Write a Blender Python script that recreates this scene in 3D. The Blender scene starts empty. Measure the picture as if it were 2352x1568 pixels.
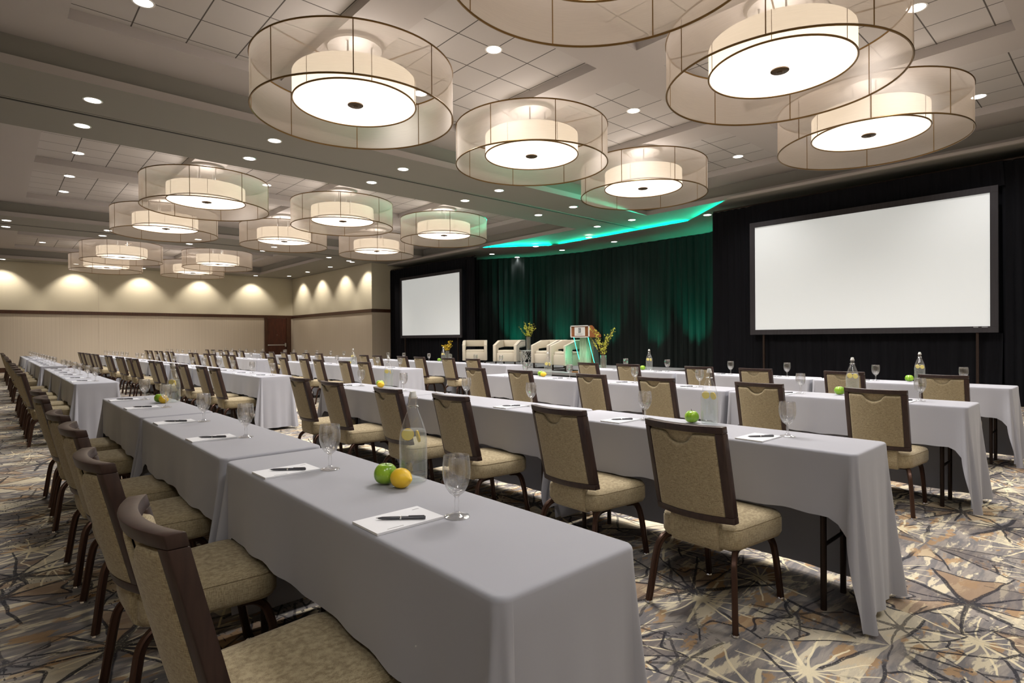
import bpy, bmesh, math, random
from math import sin, cos, pi, radians, sqrt, atan2
from mathutils import Vector, Matrix

random.seed(7)
SC = bpy.context.scene
COL = SC.collection

# ------------------------------------------------------------------ camera
F_PX, YAW, PITCH, ROLL, HC = 1313.9, radians(47.7386), radians(-0.3452), radians(0.4517), 1.28
fw = Vector((cos(YAW)*cos(PITCH), sin(YAW)*cos(PITCH), sin(PITCH)))
rt = Vector((sin(YAW), -cos(YAW), 0))
dn = fw.cross(rt)
rt2 = rt*cos(ROLL) + dn*sin(ROLL)
dn2 = -rt*sin(ROLL) + dn*cos(ROLL)
cam_d = bpy.data.cameras.new('camera')
cam = bpy.data.objects.new('camera', cam_d); COL.objects.link(cam)
m = Matrix((rt2, -dn2, -fw)).transposed().to_4x4(); m.translation = Vector((0, 0, HC))
cam.matrix_world = m
cam_d.sensor_width = 36; cam_d.lens = 36*F_PX/2352; cam_d.clip_start = .02; cam_d.clip_end = 200
SC.camera = cam

# ------------------------------------------------------------------ world, view, cycles
w = bpy.data.worlds.new('world'); SC.world = w; w.use_nodes = True
w.node_tree.nodes['Background'].inputs[0].default_value = (.9, .85, .8, 1)
w.node_tree.nodes['Background'].inputs[1].default_value = 0.05
SC.view_settings.view_transform = 'Standard'; SC.view_settings.look = 'None'
SC.view_settings.exposure = 0.0; SC.view_settings.gamma = 1.0
SC.view_settings.use_curve_mapping = False
cy = SC.cycles
cy.use_denoising = True; cy.max_bounces = 6; cy.diffuse_bounces = 3; cy.glossy_bounces = 3
cy.transmission_bounces = 6; cy.transparent_max_bounces = 18; cy.sample_clamp_indirect = 3.0
cy.caustics_reflective = False; cy.caustics_refractive = False; cy.blur_glossy = 1.0

# light levels
E_DOWN = 190      # recessed light lamp, W
E_WASH = 170      # wall washers, W
E_BULB = .8       # bulbs in the pendant lamps, W
S_DIFF = .55    # pendant diffuser emission
S_INNER = .50    # inner drum emission
S_DISC = 9       # recessed light lens
E_GREEN = 420    # stage up-lights, W
E_PEND = 880     # soft downward light of each pendant, W
E_COVE = 1100      # green cove strip, W

WARM = (1.0, .90, .78)
COOL = (1.0, .965, .94)
GREEN = (0.0, 1.0, .58)

# ------------------------------------------------------------------ materials
def srgb(r, g, b):
    def f(c):
        c /= 255
        return c/12.92 if c <= .04045 else ((c+.055)/1.055)**2.4
    return (f(r), f(g), f(b), 1)

class NT:
    def __init__(s, name):
        s.m = bpy.data.materials.new(name); s.m.use_nodes = True
        s.t = s.m.node_tree; s.t.nodes.clear()
        s.out = s.t.nodes.new('ShaderNodeOutputMaterial')
    def n(s, kind, **kw):
        nd = s.t.nodes.new('ShaderNode'+kind)
        for k, v in kw.items():
            if k.startswith('_'): setattr(nd, k[1:], v)
            else:
                key = int(k[1:]) if k[0] == 'i' and k[1:].isdigit() else k.replace('__', ' ')
                s.put(nd.inputs[key], v)
        return nd
    def put(s, sock, v):
        if hasattr(v, 'is_output') or isinstance(v, bpy.types.NodeSocket): s.t.links.new(v, sock)
        elif isinstance(v, bpy.types.Node): s.t.links.new(v.outputs[0], sock)
        else: sock.default_value = v
    def math(s, op, a, b=0.0, c=None, clamp=False):
        nd = s.t.nodes.new('ShaderNodeMath'); nd.operation = op; nd.use_clamp = clamp
        s.put(nd.inputs[0], a); s.put(nd.inputs[1], b)
        if c is not None: s.put(nd.inputs[2], c)
        return nd.outputs[0]
    def mix(s, fac, a, b, bt='MIX'):
        nd = s.t.nodes.new('ShaderNodeMix'); nd.data_type = 'RGBA'; nd.blend_type = bt
        s.put(nd.inputs[0], fac); s.put(nd.inputs[6], a); s.put(nd.inputs[7], b)
        return nd.outputs[2]
    def ramp(s, fac, stops, interp='LINEAR'):
        nd = s.t.nodes.new('ShaderNodeValToRGB'); r = nd.color_ramp; r.interpolation = interp
        while len(r.elements) < len(stops): r.elements.new(.5)
        for e, (p, c) in zip(r.elements, stops): e.position = p; e.color = c if len(c) == 4 else (*c, 1)
        s.put(nd.inputs[0], fac); return nd.outputs[0]
    def step(s, v, a, b):
        nd = s.t.nodes.new('ShaderNodeMapRange'); nd.interpolation_type = 'SMOOTHSTEP'
        s.put(nd.inputs[0], v); nd.inputs[1].default_value = a; nd.inputs[2].default_value = b
        return nd.outputs[0]
    def coord(s, which='Object', scale=None):
        c = s.t.nodes.new('ShaderNodeTexCoord').outputs[which]
        if scale is None: return c
        mp = s.t.nodes.new('ShaderNodeMapping'); s.put(mp.inputs[0], c); mp.inputs[3].default_value = scale
        return mp.outputs[0]
    def bsdf(s, color, rough=.6, metal=0, spec=.5, bump=None, bstr=.2, bdist=.01, sheen=0, coat=0):
        b = s.t.nodes.new('ShaderNodeBsdfPrincipled')
        s.put(b.inputs['Base Color'], color); s.put(b.inputs['Roughness'], rough)
        b.inputs['Metallic'].default_value = metal; b.inputs['Specular IOR Level'].default_value = spec
        b.inputs['Sheen Weight'].default_value = sheen; b.inputs['Coat Weight'].default_value = coat
        if bump is not None:
            bp = s.n('Bump', Strength=bstr, Distance=bdist); s.put(bp.inputs['Height'], bump)
            s.t.links.new(bp.outputs[0], b.inputs['Normal'])
        return b
    def done(s, shader):
        s.put(s.out.inputs[0], shader); return s.m

def m_plain(name, c, rough=.6, metal=0, spec=.5, noise=0, nscale=30, coat=0, sheen=0):
    t = NT(name); col = c
    if noise:
        nz = t.n('TexNoise', Vector=t.coord(), Scale=float(nscale), Detail=3.0)
        col = t.mix(t.math('MULTIPLY', nz.outputs[0], noise), c, (c[0]*.55, c[1]*.55, c[2]*.55, 1))
    return t.done(t.bsdf(col, rough, metal, spec, coat=coat, sheen=sheen))

def m_weave(name, c1, c2, scale=(420, 420, 420), rough=.85, sheen=.15, bstr=.25):
    t = NT(name)
    v = t.coord('Object', scale)
    sx = t.n('SeparateXYZ', Vector=v)
    a = t.n('TexNoise', Vector=t.coord('Object', (60, 60, 620)), Scale=1.0, Detail=2.0).outputs[0]
    b = t.n('TexNoise', Vector=t.coord('Object', (620, 620, 50)), Scale=1.0, Detail=2.0).outputs[0]
    big = t.n('TexNoise', Vector=t.coord(), Scale=5.0, Detail=2.0).outputs[0]
    mm = t.math('ADD', t.math('MULTIPLY', a, .5), t.math('MULTIPLY', b, .5))
    f = t.step(mm, .34, .64)
    col = t.mix(f, c1, c2)
    col = t.mix(t.math('MULTIPLY', big, .25), col, c1)
    return t.done(t.bsdf(col, rough, bump=mm, bstr=bstr, bdist=.002, sheen=sheen, spec=.2))

def m_emit(name, c, strength):
    t = NT(name); e = t.n('Emission', Color=(*c[:3], 1), Strength=float(strength)); return t.done(e)

def m_cloth():
    t = NT('grey_table_linen')
    nz = t.n('TexNoise', Vector=t.coord('Object', (700, 700, 700)), Scale=1.0, Detail=1.0).outputs[0]
    big = t.n('TexNoise', Vector=t.coord(), Scale=3.0, Detail=2.0).outputs[0]
    col = t.mix(big, (.345, .35, .392, 1), (.375, .38, .42, 1))
    return t.done(t.bsdf(col, .8, bump=nz, bstr=.08, bdist=.001, spec=.2, sheen=.25))

def m_glass(name, tint=(1, 1, 1, 1), edge=.5, base=.05, white=.03, refr=0.0):
    # clear glass: see-through wall, brighter reflections at grazing angles, part of it refracting
    t = NT(name)
    tr = t.n('BsdfTransparent', Color=tint)
    if refr:
        g_ = t.n('BsdfGlass', Color=(1, 1, 1, 1), Roughness=0.0, IOR=1.45)
        mg = t.t.nodes.new('ShaderNodeMixShader'); mg.inputs[0].default_value = refr; t.put(mg.inputs[1], tr); t.put(mg.inputs[2], g_); tr = mg
    gl = t.n('BsdfGlossy', Color=(1, 1, 1, 1), Roughness=.03)
    lw = t.n('LayerWeight', Blend=.35)
    f = t.math('ADD', t.math('MULTIPLY', t.math('POWER', lw.outputs['Facing'], 2.2), edge), base, clamp=True)
    mx = t.t.nodes.new('ShaderNodeMixShader'); t.put(mx.inputs[0], f); t.put(mx.inputs[1], tr); t.put(mx.inputs[2], gl)
    df = t.n('BsdfDiffuse', Color=(.95, .96, .97, 1))
    m2 = t.t.nodes.new('ShaderNodeMixShader')
    f2 = t.math('ADD', t.math('MULTIPLY', t.math('POWER', lw.outputs['Facing'], 4.0), .35), white, clamp=True)
    t.put(m2.inputs[0], f2); t.put(m2.inputs[1], mx); t.put(m2.inputs[2], df)
    return t.done(m2)

def m_sheer(name, c, transp, emit=0, ec=(1, .85, .65)):
    t = NT(name)
    wv = t.n('TexNoise', Vector=t.coord('Object', (6, 6, 220)), Scale=1.0, Detail=2.0).outputs[0]
    tr = t.n('BsdfTransparent', Color=(1, .97, .93, 1))
    tl = t.n('BsdfTranslucent', Color=c); df = t.n('BsdfDiffuse', Color=c)
    a = t.t.nodes.new('ShaderNodeMixShader'); a.inputs[0].default_value = .5; t.put(a.inputs[1], tl); t.put(a.inputs[2], df)
    b = t.t.nodes.new('ShaderNodeMixShader'); t.put(b.inputs[0], t.math('ADD', 1-transp-.05, t.math('MULTIPLY', wv, .1)))
    t.put(b.inputs[1], tr); t.put(b.inputs[2], a)
    if emit:
        e = t.n('Emission', Color=(*ec, 1), Strength=float(emit))
        s = t.t.nodes.new('ShaderNodeAddShader'); t.put(s.inputs[0], b); t.put(s.inputs[1], e); b = s
    return t.done(b)

def m_carpet():
    t = NT('star_pattern_carpet')
    co = t.coord('Object')
    warp = t.n('TexNoise', Vector=co, Scale=3.0, Detail=3.0)
    wv = t.t.nodes.new('ShaderNodeVectorMath'); wv.operation = 'MULTIPLY_ADD'
    t.put(wv.inputs[0], warp.outputs[1]); wv.inputs[1].default_value = (.09, .09, 0); t.put(wv.inputs[2], co)
    P = wv.outputs[0]
    GREY, MID, TAUPE, CREAM, TAN, DARK = srgb(118, 115, 116), srgb(150, 143, 136), srgb(106, 98, 96), srgb(212, 201, 174), srgb(168, 136, 98), srgb(42, 43, 50)
    def streaks(rot, sc, lo, hi):
        mp = t.t.nodes.new('ShaderNodeMapping'); t.put(mp.inputs[0], P); mp.inputs[2].default_value = (0, 0, radians(rot)); mp.inputs[3].default_value = sc
        return t.step(t.n('TexNoise', Vector=mp.outputs[0], Scale=1.0, Detail=5.0, Roughness=.6).outputs[0], lo, hi)
    g = t.mix(streaks(20, (4.5, 26, 1), .40, .60), MID, GREY)
    g = t.mix(t.math('MULTIPLY', streaks(48, (3.2, 15, 1), .53, .59), .9), g, CREAM)
    g = t.mix(t.math('MULTIPLY', streaks(-30, (4, 9, 1), .56, .60), .8), g, TAN)
    def burst(vec, scale, k, width, seed, rmin, rmax):
        mp = t.t.nodes.new('ShaderNodeMapping'); t.put(mp.inputs[0], vec); mp.inputs[1].default_value = (seed, seed*.7, 0)
        v = t.n('TexVoronoi', _voronoi_dimensions='2D', Vector=mp.outputs[0], Scale=scale)
        v.inputs['Randomness'].default_value = .8
        d = t.t.nodes.new('ShaderNodeVectorMath'); d.operation = 'SUBTRACT'
        t.put(d.inputs[0], mp.outputs[0]); t.put(d.inputs[1], v.outputs['Position'])
        s = t.n('SeparateXYZ', Vector=d.outputs[0]); rr = t.n('SeparateXYZ', Vector=v.outputs['Color'])
        a0 = t.math('ADD', t.math('ARCTAN2', s.outputs[1], s.outputs[0]), t.math('MULTIPLY', rr.outputs[0], 6.0))
        ang = t.math('ADD', a0, t.math('MULTIPLY', t.math('SINE', t.math('MULTIPLY', a0, 2.0)), .16))
        ang = t.math('ADD', ang, t.math('MULTIPLY', t.math('SINE', t.math('ADD', t.math('MULTIPLY', a0, 5.0), 1.3)), .05))
        ln = t.t.nodes.new('ShaderNodeVectorMath'); ln.operation = 'LENGTH'; t.put(ln.inputs[0], d.outputs[0])
        r = ln.outputs['Value']
        sn = t.math('ABSOLUTE', t.math('SINE', t.math('MULTIPLY', ang, k/2)))
        dist = t.math('MULTIPLY', t.math('MULTIPLY', sn, 2.0/k), r)
        wedge = t.math('FLOOR', t.math('MULTIPLY', ang, k/(2*pi)))
        cb = t.n('CombineXYZ', X=wedge, Y=t.math('MULTIPLY', rr.outputs[1], 91.0), Z=t.math('MULTIPLY', rr.outputs[2], 37.0))
        wn = t.n('TexWhiteNoise', _noise_dimensions='3D', Vector=cb.outputs[0])
        wc = t.n('SeparateXYZ', Vector=wn.outputs['Color'])
        # each wedge ends on its own straight edge: a kite shaped facet
        cosd = t.math('SQRT', t.math('SUBTRACT', 1.0, t.math('MULTIPLY', sn, t.math('MULTIPLY', sn, .30))))
        lim = t.math('MULTIPLY', t.math('ADD', rmin, t.math('MULTIPLY', wc.outputs[0], rmax-rmin)), cosd)
        inside = t.math('LESS_THAN', r, lim)
        tipd = t.math('ABSOLUTE', t.math('SUBTRACT', r, lim))
        wid = t.math('ADD', t.math('MULTIPLY', t.math('SUBTRACT', lim, r), width*.9), width*.55)
        ray = t.math('SUBTRACT', 1.0, t.step(t.math('DIVIDE', dist, t.math('MAXIMUM', wid, .0015)), .7, 1.2))
        ray = t.math('MULTIPLY', ray, t.math('LESS_THAN', r, t.math('ADD', rmax, .03)))
        rimm = t.math('SUBTRACT', 1.0, t.step(tipd, width*.45, width*.8))
        return ray, rimm, inside, wc, rr, r
    # dark stars with facets
    ray, rimm, ins, wc, rr, r = burst(P, 1.45, 11, .0125, 3.1, .24, .48)
    fac = t.math('MULTIPLY', ins, .62)
    g = t.mix(t.math('MULTIPLY', fac, t.math('LESS_THAN', wc.outputs[1], .30)), g, TAUPE)
    g = t.mix(t.math('MULTIPLY', fac, t.math('GREATER_THAN', wc.outputs[1], .80)), g, CREAM)
    g = t.mix(t.math('MULTIPLY', t.math('MULTIPLY', fac, .8), t.math('LESS_THAN', wc.outputs[2], .14)), g, TAN)
    # cream stars
    ray2, rim2, ins2, wc2, rr2, r2 = burst(P, 1.9, 13, .009, 17.7, .10, .24)
    g = t.mix(t.math('MULTIPLY', t.math('MULTIPLY', ray2, t.math('LESS_THAN', rr2.outputs[0], .75)), .8), g, srgb(232, 220, 186))
    # lines
    brk = t.n('TexNoise', Vector=co, Scale=1.7, Detail=1.0).outputs[0]
    dk = t.math('MAXIMUM', t.math('MULTIPLY', ray, 1.0), t.math('MULTIPLY', rimm, t.math('LESS_THAN', wc.outputs[2], .62)), clamp=True)
    dk = t.math('MULTIPLY', dk, t.step(brk, .34, .42))
    ray3, rim3, ins3, wc3, rr3, r3 = burst(P, 2.2, 7, .010, 41.3, .16, .34)
    dk = t.math('MAXIMUM', dk, t.math('MULTIPLY', ray3, t.math('MULTIPLY', t.math('LESS_THAN', rr3.outputs[1], .55), .8)))
    rag = t.n('TexNoise', Vector=t.coord('Object', (110, 110, 1)), Scale=1.0, Detail=1.0).outputs[0]
    dk = t.math('MULTIPLY', dk, t.step(rag, .22, .42))
    dz = t.n('TexNoise', Vector=t.coord('Object', (70, 22, 1)), Scale=1.0, Detail=1.0).outputs[0]
    dash = t.math('MULTIPLY', t.step(dz, .63, .66), t.step(t.n('TexNoise', Vector=co, Scale=1.6, Detail=1.0).outputs[0], .54, .6))
    dk = t.math('MAXIMUM', dk, t.math('MULTIPLY', dash, .9))
    col = t.mix(t.math('MULTIPLY', dk, .9), g, DARK)
    fine = t.n('TexNoise', Vector=t.coord('Object', (300, 300, 1)), Scale=1.0, Detail=2.0).outputs[0]
    col = t.mix(t.math('MULTIPLY', t.step(fine, .35, .7), .22), col, t.mix(.5, col, (0.05, .05, .05, 1)))
    return t.done(t.bsdf(col, .95, bump=fine, bstr=.35, bdist=.004, spec=.1))

def m_wall(name, c, stripes):
    t = NT(name); co = t.coord('Object')
    sx = t.n('SeparateXYZ', Vector=co)
    u = t.math('ADD', sx.outputs[0], sx.outputs[1])
    if stripes:
        cb = t.n('CombineXYZ', X=t.math('MULTIPLY', u, 22.0))
        nz = t.n('TexNoise', Vector=cb.outputs[0], Scale=1.0, Detail=4.0).outputs[0]
        f = t.math('MULTIPLY', t.step(nz, .35, .65), .26)
    else:
        nz = t.n('TexNoise', Vector=t.coord('Object', (3, 3, 120)), Scale=1.0, Detail=3.0).outputs[0]
        f = t.math('MULTIPLY', nz, .14)
    col = t.mix(f, c, (c[0]*.62, c[1]*.60, c[2]*.56, 1))
    return t.done(t.bsdf(col, .75, spec=.25))

def m_wood(name, c1, c2, sc=(14, 14, 1.6), rough=.4):
    t = NT(name)
    nz = t.n('TexNoise', Vector=t.coord('Object', sc), Scale=2.0, Detail=5.0, Distortion=.8).outputs[0]
    return t.done(t.bsdf(t.mix(t.step(nz, .3, .7), c1, c2), rough, spec=.4))

def m_apple():
    t = NT('green_apple_skin')
    nz = t.n('TexNoise', Vector=t.coord(), Scale=90.0, Detail=2.0).outputs[0]
    n2 = t.n('TexNoise', Vector=t.coord('Object', (40, 40, 8)), Scale=1.0, Detail=2.0).outputs[0]
    col = t.mix(t.step(n2, .4, .7), srgb(112, 160, 28), srgb(150, 190, 50))
    col = t.mix(t.math('MULTIPLY', t.step(nz, .66, .72), .5), col, srgb(200, 215, 130))
    return t.done(t.bsdf(col, .28, spec=.5, coat=.3))

def m_velvet(name, c):
    t = NT(name)
    nz = t.n('TexNoise', Vector=t.coord('Object', (30, 30, 2)), Scale=1.0, Detail=3.0).outputs[0]
    return t.done(t.bsdf(t.mix(nz, c, (c[0]*1.6, c[1]*1.6, c[2]*1.6, 1)), .85, spec=.06, sheen=.0))

def m_tile():
    t = NT('ceiling_tile')
    co = t.coord('UV'); s = t.n('SeparateXYZ', Vector=co)
    def seam(v):
        fr = t.math('FRACT', v)
        d = t.math('MINIMUM', fr, t.math('SUBTRACT', 1.0, fr))
        return t.math('SUBTRACT', 1.0, t.step(d, .008, .018))
    g = t.math('MAXIMUM', seam(s.outputs[0]), seam(s.outputs[1]))
    ids = t.n('TexWhiteNoise', _noise_dimensions='2D', Vector=t.n('VectorMath', _operation='FLOOR', i0=co).outputs[0]).outputs[0]
    base = t.mix(t.math('MULTIPLY', ids, .35), (.52, .485, .46, 1), (.43, .40, .375, 1))
    return t.done(t.bsdf(t.mix(g, base, (.10, .09, .08, 1)), .9, spec=.1))

MAT = dict(
    cloth=m_cloth(), carpet=m_carpet(), tile=m_tile(),
    fabric=m_weave('olive_chair_fabric', srgb(130, 116, 90), srgb(184, 170, 138)),
    frame=m_wood('dark_chair_wood', srgb(48, 34, 31), srgb(60, 43, 38), (30, 30, 3), .34),
    bronze=m_plain('bronze_leg_metal', srgb(78, 56, 46), .34, .75, noise=.3, nscale=12),
    chrome=m_plain('chrome_metal', (.75, .75, .75, 1), .15, 1.0),
    steel=m_plain('brushed_steel', (.55, .56, .55, 1), .35, .9),
    satin=m_plain('satin_nickel', (.5, .47, .44, 1), .6, .6),
    black_leg=m_plain('dark_table_leg_metal', srgb(52, 40, 34), .4, .6),
    ply=m_plain('table_plywood', srgb(90, 78, 66), .7),
    paper=m_plain('white_paper', (.80, .81, .84, 1), .6, noise=.03),
    ink=m_plain('grey_print', (.35, .35, .36, 1), .8),
    pen=m_plain('dark_grey_pen_plastic', (.06, .06, .07, 1), .3, coat=.3),
    glass=m_glass('clear_goblet_glass', edge=.55, base=.05, white=.0, refr=.22),
    bottle=m_glass('clear_bottle_glass', edge=.5, base=.06, white=.02, refr=.0),
    water=m_glass('still_water', tint=(.90, .94, .93, 1), edge=.25, base=.03, white=.07),
    porcelain=m_plain('white_porcelain_stopper', (.8, .8, .78, 1), .3),
    rubber=m_plain('pale_rubber', (.6, .55, .5, 1), .6),
    apple=m_apple(), stemwood=m_plain('apple_stem_brown', srgb(74, 52, 28), .8),
    lemon=m_plain('lemon_peel', srgb(250, 206, 52), .42, noise=.12, nscale=140),
    slice=m_plain('lemon_flesh', srgb(246, 222, 110), .5, noise=.2, nscale=90),
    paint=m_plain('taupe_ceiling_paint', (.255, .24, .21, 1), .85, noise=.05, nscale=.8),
    paint_lit=m_plain('ceiling_paint_lit_tone', (.46, .42, .395, 1), .85, noise=.05, nscale=.8),  # paler copy of the ceiling paint, lamp light on the fascias put into its colour
    track=m_plain('dark_track_slot', (.02, .018, .015, 1), .6),
    wall_u=m_wall('beige_wall_paint', (.60, .55, .42, 1), False),
    wall_l=m_wall('striped_beige_wallpaper', (.54, .47, .375, 1), True),
    darkwood=m_wood('dark_brown_wood', srgb(58, 36, 24), srgb(76, 48, 32)),
    doorwood=m_wood('dark_red_brown_door', srgb(60, 30, 20), srgb(80, 42, 28)),
    black=m_velvet('black_drape', (.006, .006, .0075, 1)),
    backdrop=m_velvet('dark_stage_drape', (.022, .026, .026, 1)),
    scrframe=m_velvet('black_velvet_screen_border', (.035, .033, .036, 1)),
    sheer=m_sheer('sheer_organza', (.88, .80, .73, 1), .42),
    inner=m_sheer('white_linen_shade', (.85, .78, .66, 1), .0, S_INNER, (1.0, .86, .66)),
    brassring=m_plain('antique_bronze_ring', srgb(120, 92, 50), .35, .7),
    bronzedk=m_plain('dark_bronze', srgb(70, 54, 34), .4, .6),
    lens=m_emit('lit_recessed_lens', (1, .95, .88), S_DISC),
    whitetrim=m_plain('white_enamel_ring', (.8, .78, .74, 1), .5),
    cream=m_plain('cream_upholstery', srgb(206, 196, 176), .8, noise=.08, nscale=8, sheen=.2),
    nail=m_plain('silver_nailhead', (.8, .8, .78, 1), .2, .9),
    silver=m_plain('silver_branch_metal', (.62, .62, .60, 1), .35, .7),
    stagetop=m_plain('grey_stage_carpet', (.22, .22, .22, 1), .9, noise=.2, nscale=60),
    stageskirt=m_plain('black_stage_skirt', (.03, .035, .035, 1), .7),
    walnut=m_wood('warm_brown_lectern_wood', srgb(124, 76, 44), srgb(156, 100, 62)),
    greyoak=m_wood('pale_grey_wood', srgb(150, 150, 130), srgb(180, 178, 158), (20, 20, 2), .5),
    neon=m_emit('green_lit_acrylic_edge', (.08, 1, .75), 2.2),
    acrylic=m_glass('clear_acrylic', tint=(.75, 1, .9, 1), edge=.3, base=.05, white=.04),
    signwhite=m_plain('white_sign_board', (.78, .78, .76, 1), .5),
    signdark=m_plain('charcoal_sign_ink', (.04, .05, .06, 1), .5),
    vase=m_glass('clear_vase_glass', tint=(.93, .96, .9, 1), edge=.4, base=.06, white=.05),
    twig=m_plain('brown_twig', srgb(96, 72, 44), .8),
    forsythia=m_plain('yellow_blossom', srgb(232, 200, 40), .6, noise=.3, nscale=60),
    limebloom=m_plain('yellow_green_blossom', srgb(222, 222, 84), .6, noise=.3, nscale=60),
)
# lit screen: bright cloth with the projector's white on it
t_ = NT('lit_white_screen')
b_ = t_.bsdf((.58, .59, .59, 1), .7, spec=.1)
b_.inputs['Emission Color'].default_value = (.96, 1, .98, 1); b_.inputs['Emission Strength'].default_value = .36
MAT['screen'] = t_.done(b_)
# pendant diffuser: frosted acrylic lit by the bulbs behind it
t_ = NT('frosted_acrylic_diffuser')
tl_ = t_.n('BsdfTranslucent', Color=(.9, .86, .8, 1)); em_ = t_.n('Emission', Color=(1.0, .87, .70, 1), Strength=S_DIFF)
ad_ = t_.t.nodes.new('ShaderNodeAddShader'); t_.put(ad_.inputs[0], tl_); t_.put(ad_.inputs[1], em_)
MAT['diff'] = t_.done(ad_)

# ------------------------------------------------------------------ mesh helpers
class MB:
    def __init__(s): s.v = []; s.f = []; s.mi = []; s.uv = {}
    def add(s, vs, fs, mi=0):
        o = len(s.v); s.v += [tuple(v) for v in vs]
        for f in fs: s.f.append(tuple(i+o for i in f)); s.mi.append(mi)
        return s
    def box(s, c, size, rot=None, mi=0, taper=1.0):
        hx, hy, hz = size[0]/2, size[1]/2, size[2]/2
        vs = []
        for z, k in ((-hz, 1), (hz, taper)):
            for x, y in ((-hx, -hy), (hx, -hy), (hx, hy), (-hx, hy)):
                p = Vector((x*k, y*k, z))
                if rot is not None: p = rot @ p
                vs.append(p+Vector(c))
        return s.add(vs, [(3, 2, 1, 0), (4, 5, 6, 7), (0, 1, 5, 4), (1, 2, 6, 5), (2, 3, 7, 6), (3, 0, 4, 7)], mi)
    def lathe(s, prof, n=24, c=(0, 0, 0), mi=0, closed=False, rot=None):
        vs = []; fs = []
        for r, z in prof:
            for k in range(n):
                a = 2*pi*k/n; p = Vector((r*cos(a), r*sin(a), z))
                if rot is not None: p = rot @ p
                vs.append(p+Vector(c))
        m_ = len(prof)
        for i in range(m_ if closed else m_-1):
            j = (i+1) % m_
            for k in range(n):
                k2 = (k+1) % n
                fs.append((i*n+k, i*n+k2, j*n+k2, j*n+k))
        return s.add(vs, fs, mi)
    def disc(s, r, z, n=24, c=(0, 0, 0), up=True, mi=0):
        vs = [Vector((r*cos(2*pi*k/n), r*sin(2*pi*k/n), z))+Vector(c) for k in range(n)]
        f = tuple(range(n)) if up else tuple(reversed(range(n)))
        return s.add(vs, [f], mi)
    def tube(s, path, sec, closed=False, cap=True, mi=0, up=Vector((0, 0, 1))):
        # sec: list of (a,b) cross-section points or (radius, n) tuple
        P = [Vector(p) for p in path]; n = len(P)
        if not isinstance(sec, list):
            r, k = sec; sec = [(r*cos(2*pi*i/k), r*sin(2*pi*i/k)) for i in range(k)]
        scal = None
        if sec and isinstance(sec[0], list): scal = sec
        vs = []; k = len(sec[0]) if scal else len(sec); prev = None
        for i, p in enumerate(P):
            a = P[(i-1) % n] if (i > 0 or closed) else p
            b = P[(i+1) % n] if (i < n-1 or closed) else p
            d = (b-a).normalized()
            if prev is None:
                u = up if abs(d.dot(up)) < .95 else Vector((1, 0, 0))
                x = d.cross(u).normalized()
            else:
                x = (prev - d*prev.dot(d)).normalized()
            prev = x; y = d.cross(x)
            for (q, r2) in (scal[i] if scal else sec): vs.append(p + x*q + y*r2)
        fs = []
        for i in range(n if closed else n-1):
            j = (i+1) % n
            for q in range(k): fs.append((i*k+q, i*k+(q+1) % k, j*k+(q+1) % k, j*k+q))
        if cap and not closed:
            fs.append(tuple(reversed(range(k)))); fs.append(tuple((n-1)*k+q for q in range(k)))
        return s.add(vs, fs, mi)
    def grid(s, nx, ny, fn, mi=0, wrap=False, flip=False):
        vs = [fn(i, j) for j in range(ny) for i in range(nx)]; fs = []
        for j in range(ny-1):
            for i in range(nx if wrap else nx-1):
                i2 = (i+1) % nx
                f = (j*nx+i, j*nx+i2, (j+1)*nx+i2, (j+1)*nx+i)
                fs.append(tuple(reversed(f)) if flip else f)
        return s.add(vs, fs, mi)
    def loft(s, loops, cap0=True, cap1=True, mi=0):
        k = len(loops[0]); vs = [p for l in loops for p in l]; fs = []
        for i in range(len(loops)-1):
            for q in range(k): fs.append((i*k+q, i*k+(q+1) % k, (i+1)*k+(q+1) % k, (i+1)*k+q))
        if cap0: fs.append(tuple(reversed(range(k))))
        if cap1: fs.append(tuple((len(loops)-1)*k+q for q in range(k)))
        return s.add(vs, fs, mi)
    def quad(s, a, b, c, d, mi=0): return s.add([a, b, c, d], [(0, 1, 2, 3)], mi)
    def mesh(s, name, mats, smooth=True, bevel=0, angle=35):
        me = bpy.data.meshes.new(name); me.from_pydata(s.v, [], s.f)
        for mt in (mats if isinstance(mats, (list, tuple)) else [mats]): me.materials.append(mt)
        for p, i in zip(me.polygons, s.mi): p.material_index = i
        if bevel:
            bm = bmesh.new(); bm.from_mesh(me)
            bmesh.ops.recalc_face_normals(bm, faces=bm.faces)
            es = [e for e in bm.edges if len(e.link_faces) == 2 and e.calc_face_angle(0) > .5]
            bmesh.ops.bevel(bm, geom=es, offset=bevel, segments=2, affect='EDGES', profile=.5, clamp_overlap=True)
            bm.to_mesh(me); bm.free()
        if smooth:
            me.polygons.foreach_set('use_smooth', [True]*len(me.polygons))
            try: me.set_sharp_from_angle(angle=radians(angle))
            except Exception: pass
        me.update(); return me
    def build(s, name, mats, parent=None, smooth=True, bevel=0, angle=35, loc=None):
        o = bpy.data.objects.new(name, s.mesh(name, mats, smooth, bevel, angle)); COL.objects.link(o)
        if parent is not None: o.parent = parent
        if loc is not None: o.location = loc
        return o

def fix_normals(o):
    bm = bmesh.new(); bm.from_mesh(o.data); bmesh.ops.recalc_face_normals(bm, faces=bm.faces); bm.to_mesh(o.data); bm.free(); return o

def thing(name, label=None, cat=None, group=None, loc=(0, 0, 0), rz=0):
    o = bpy.data.objects.new(name, None); COL.objects.link(o)
    o.location = loc; o.rotation_euler = (0, 0, rz); o.empty_display_size = .1
    return tag(o, label, cat, group)

def tag(o, label=None, cat=None, group=None):
    if label: o['label'] = label
    if cat: o['category'] = cat
    if group: o['group'] = group
    return o

def struct(o): o['kind'] = 'structure'; return o

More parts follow.
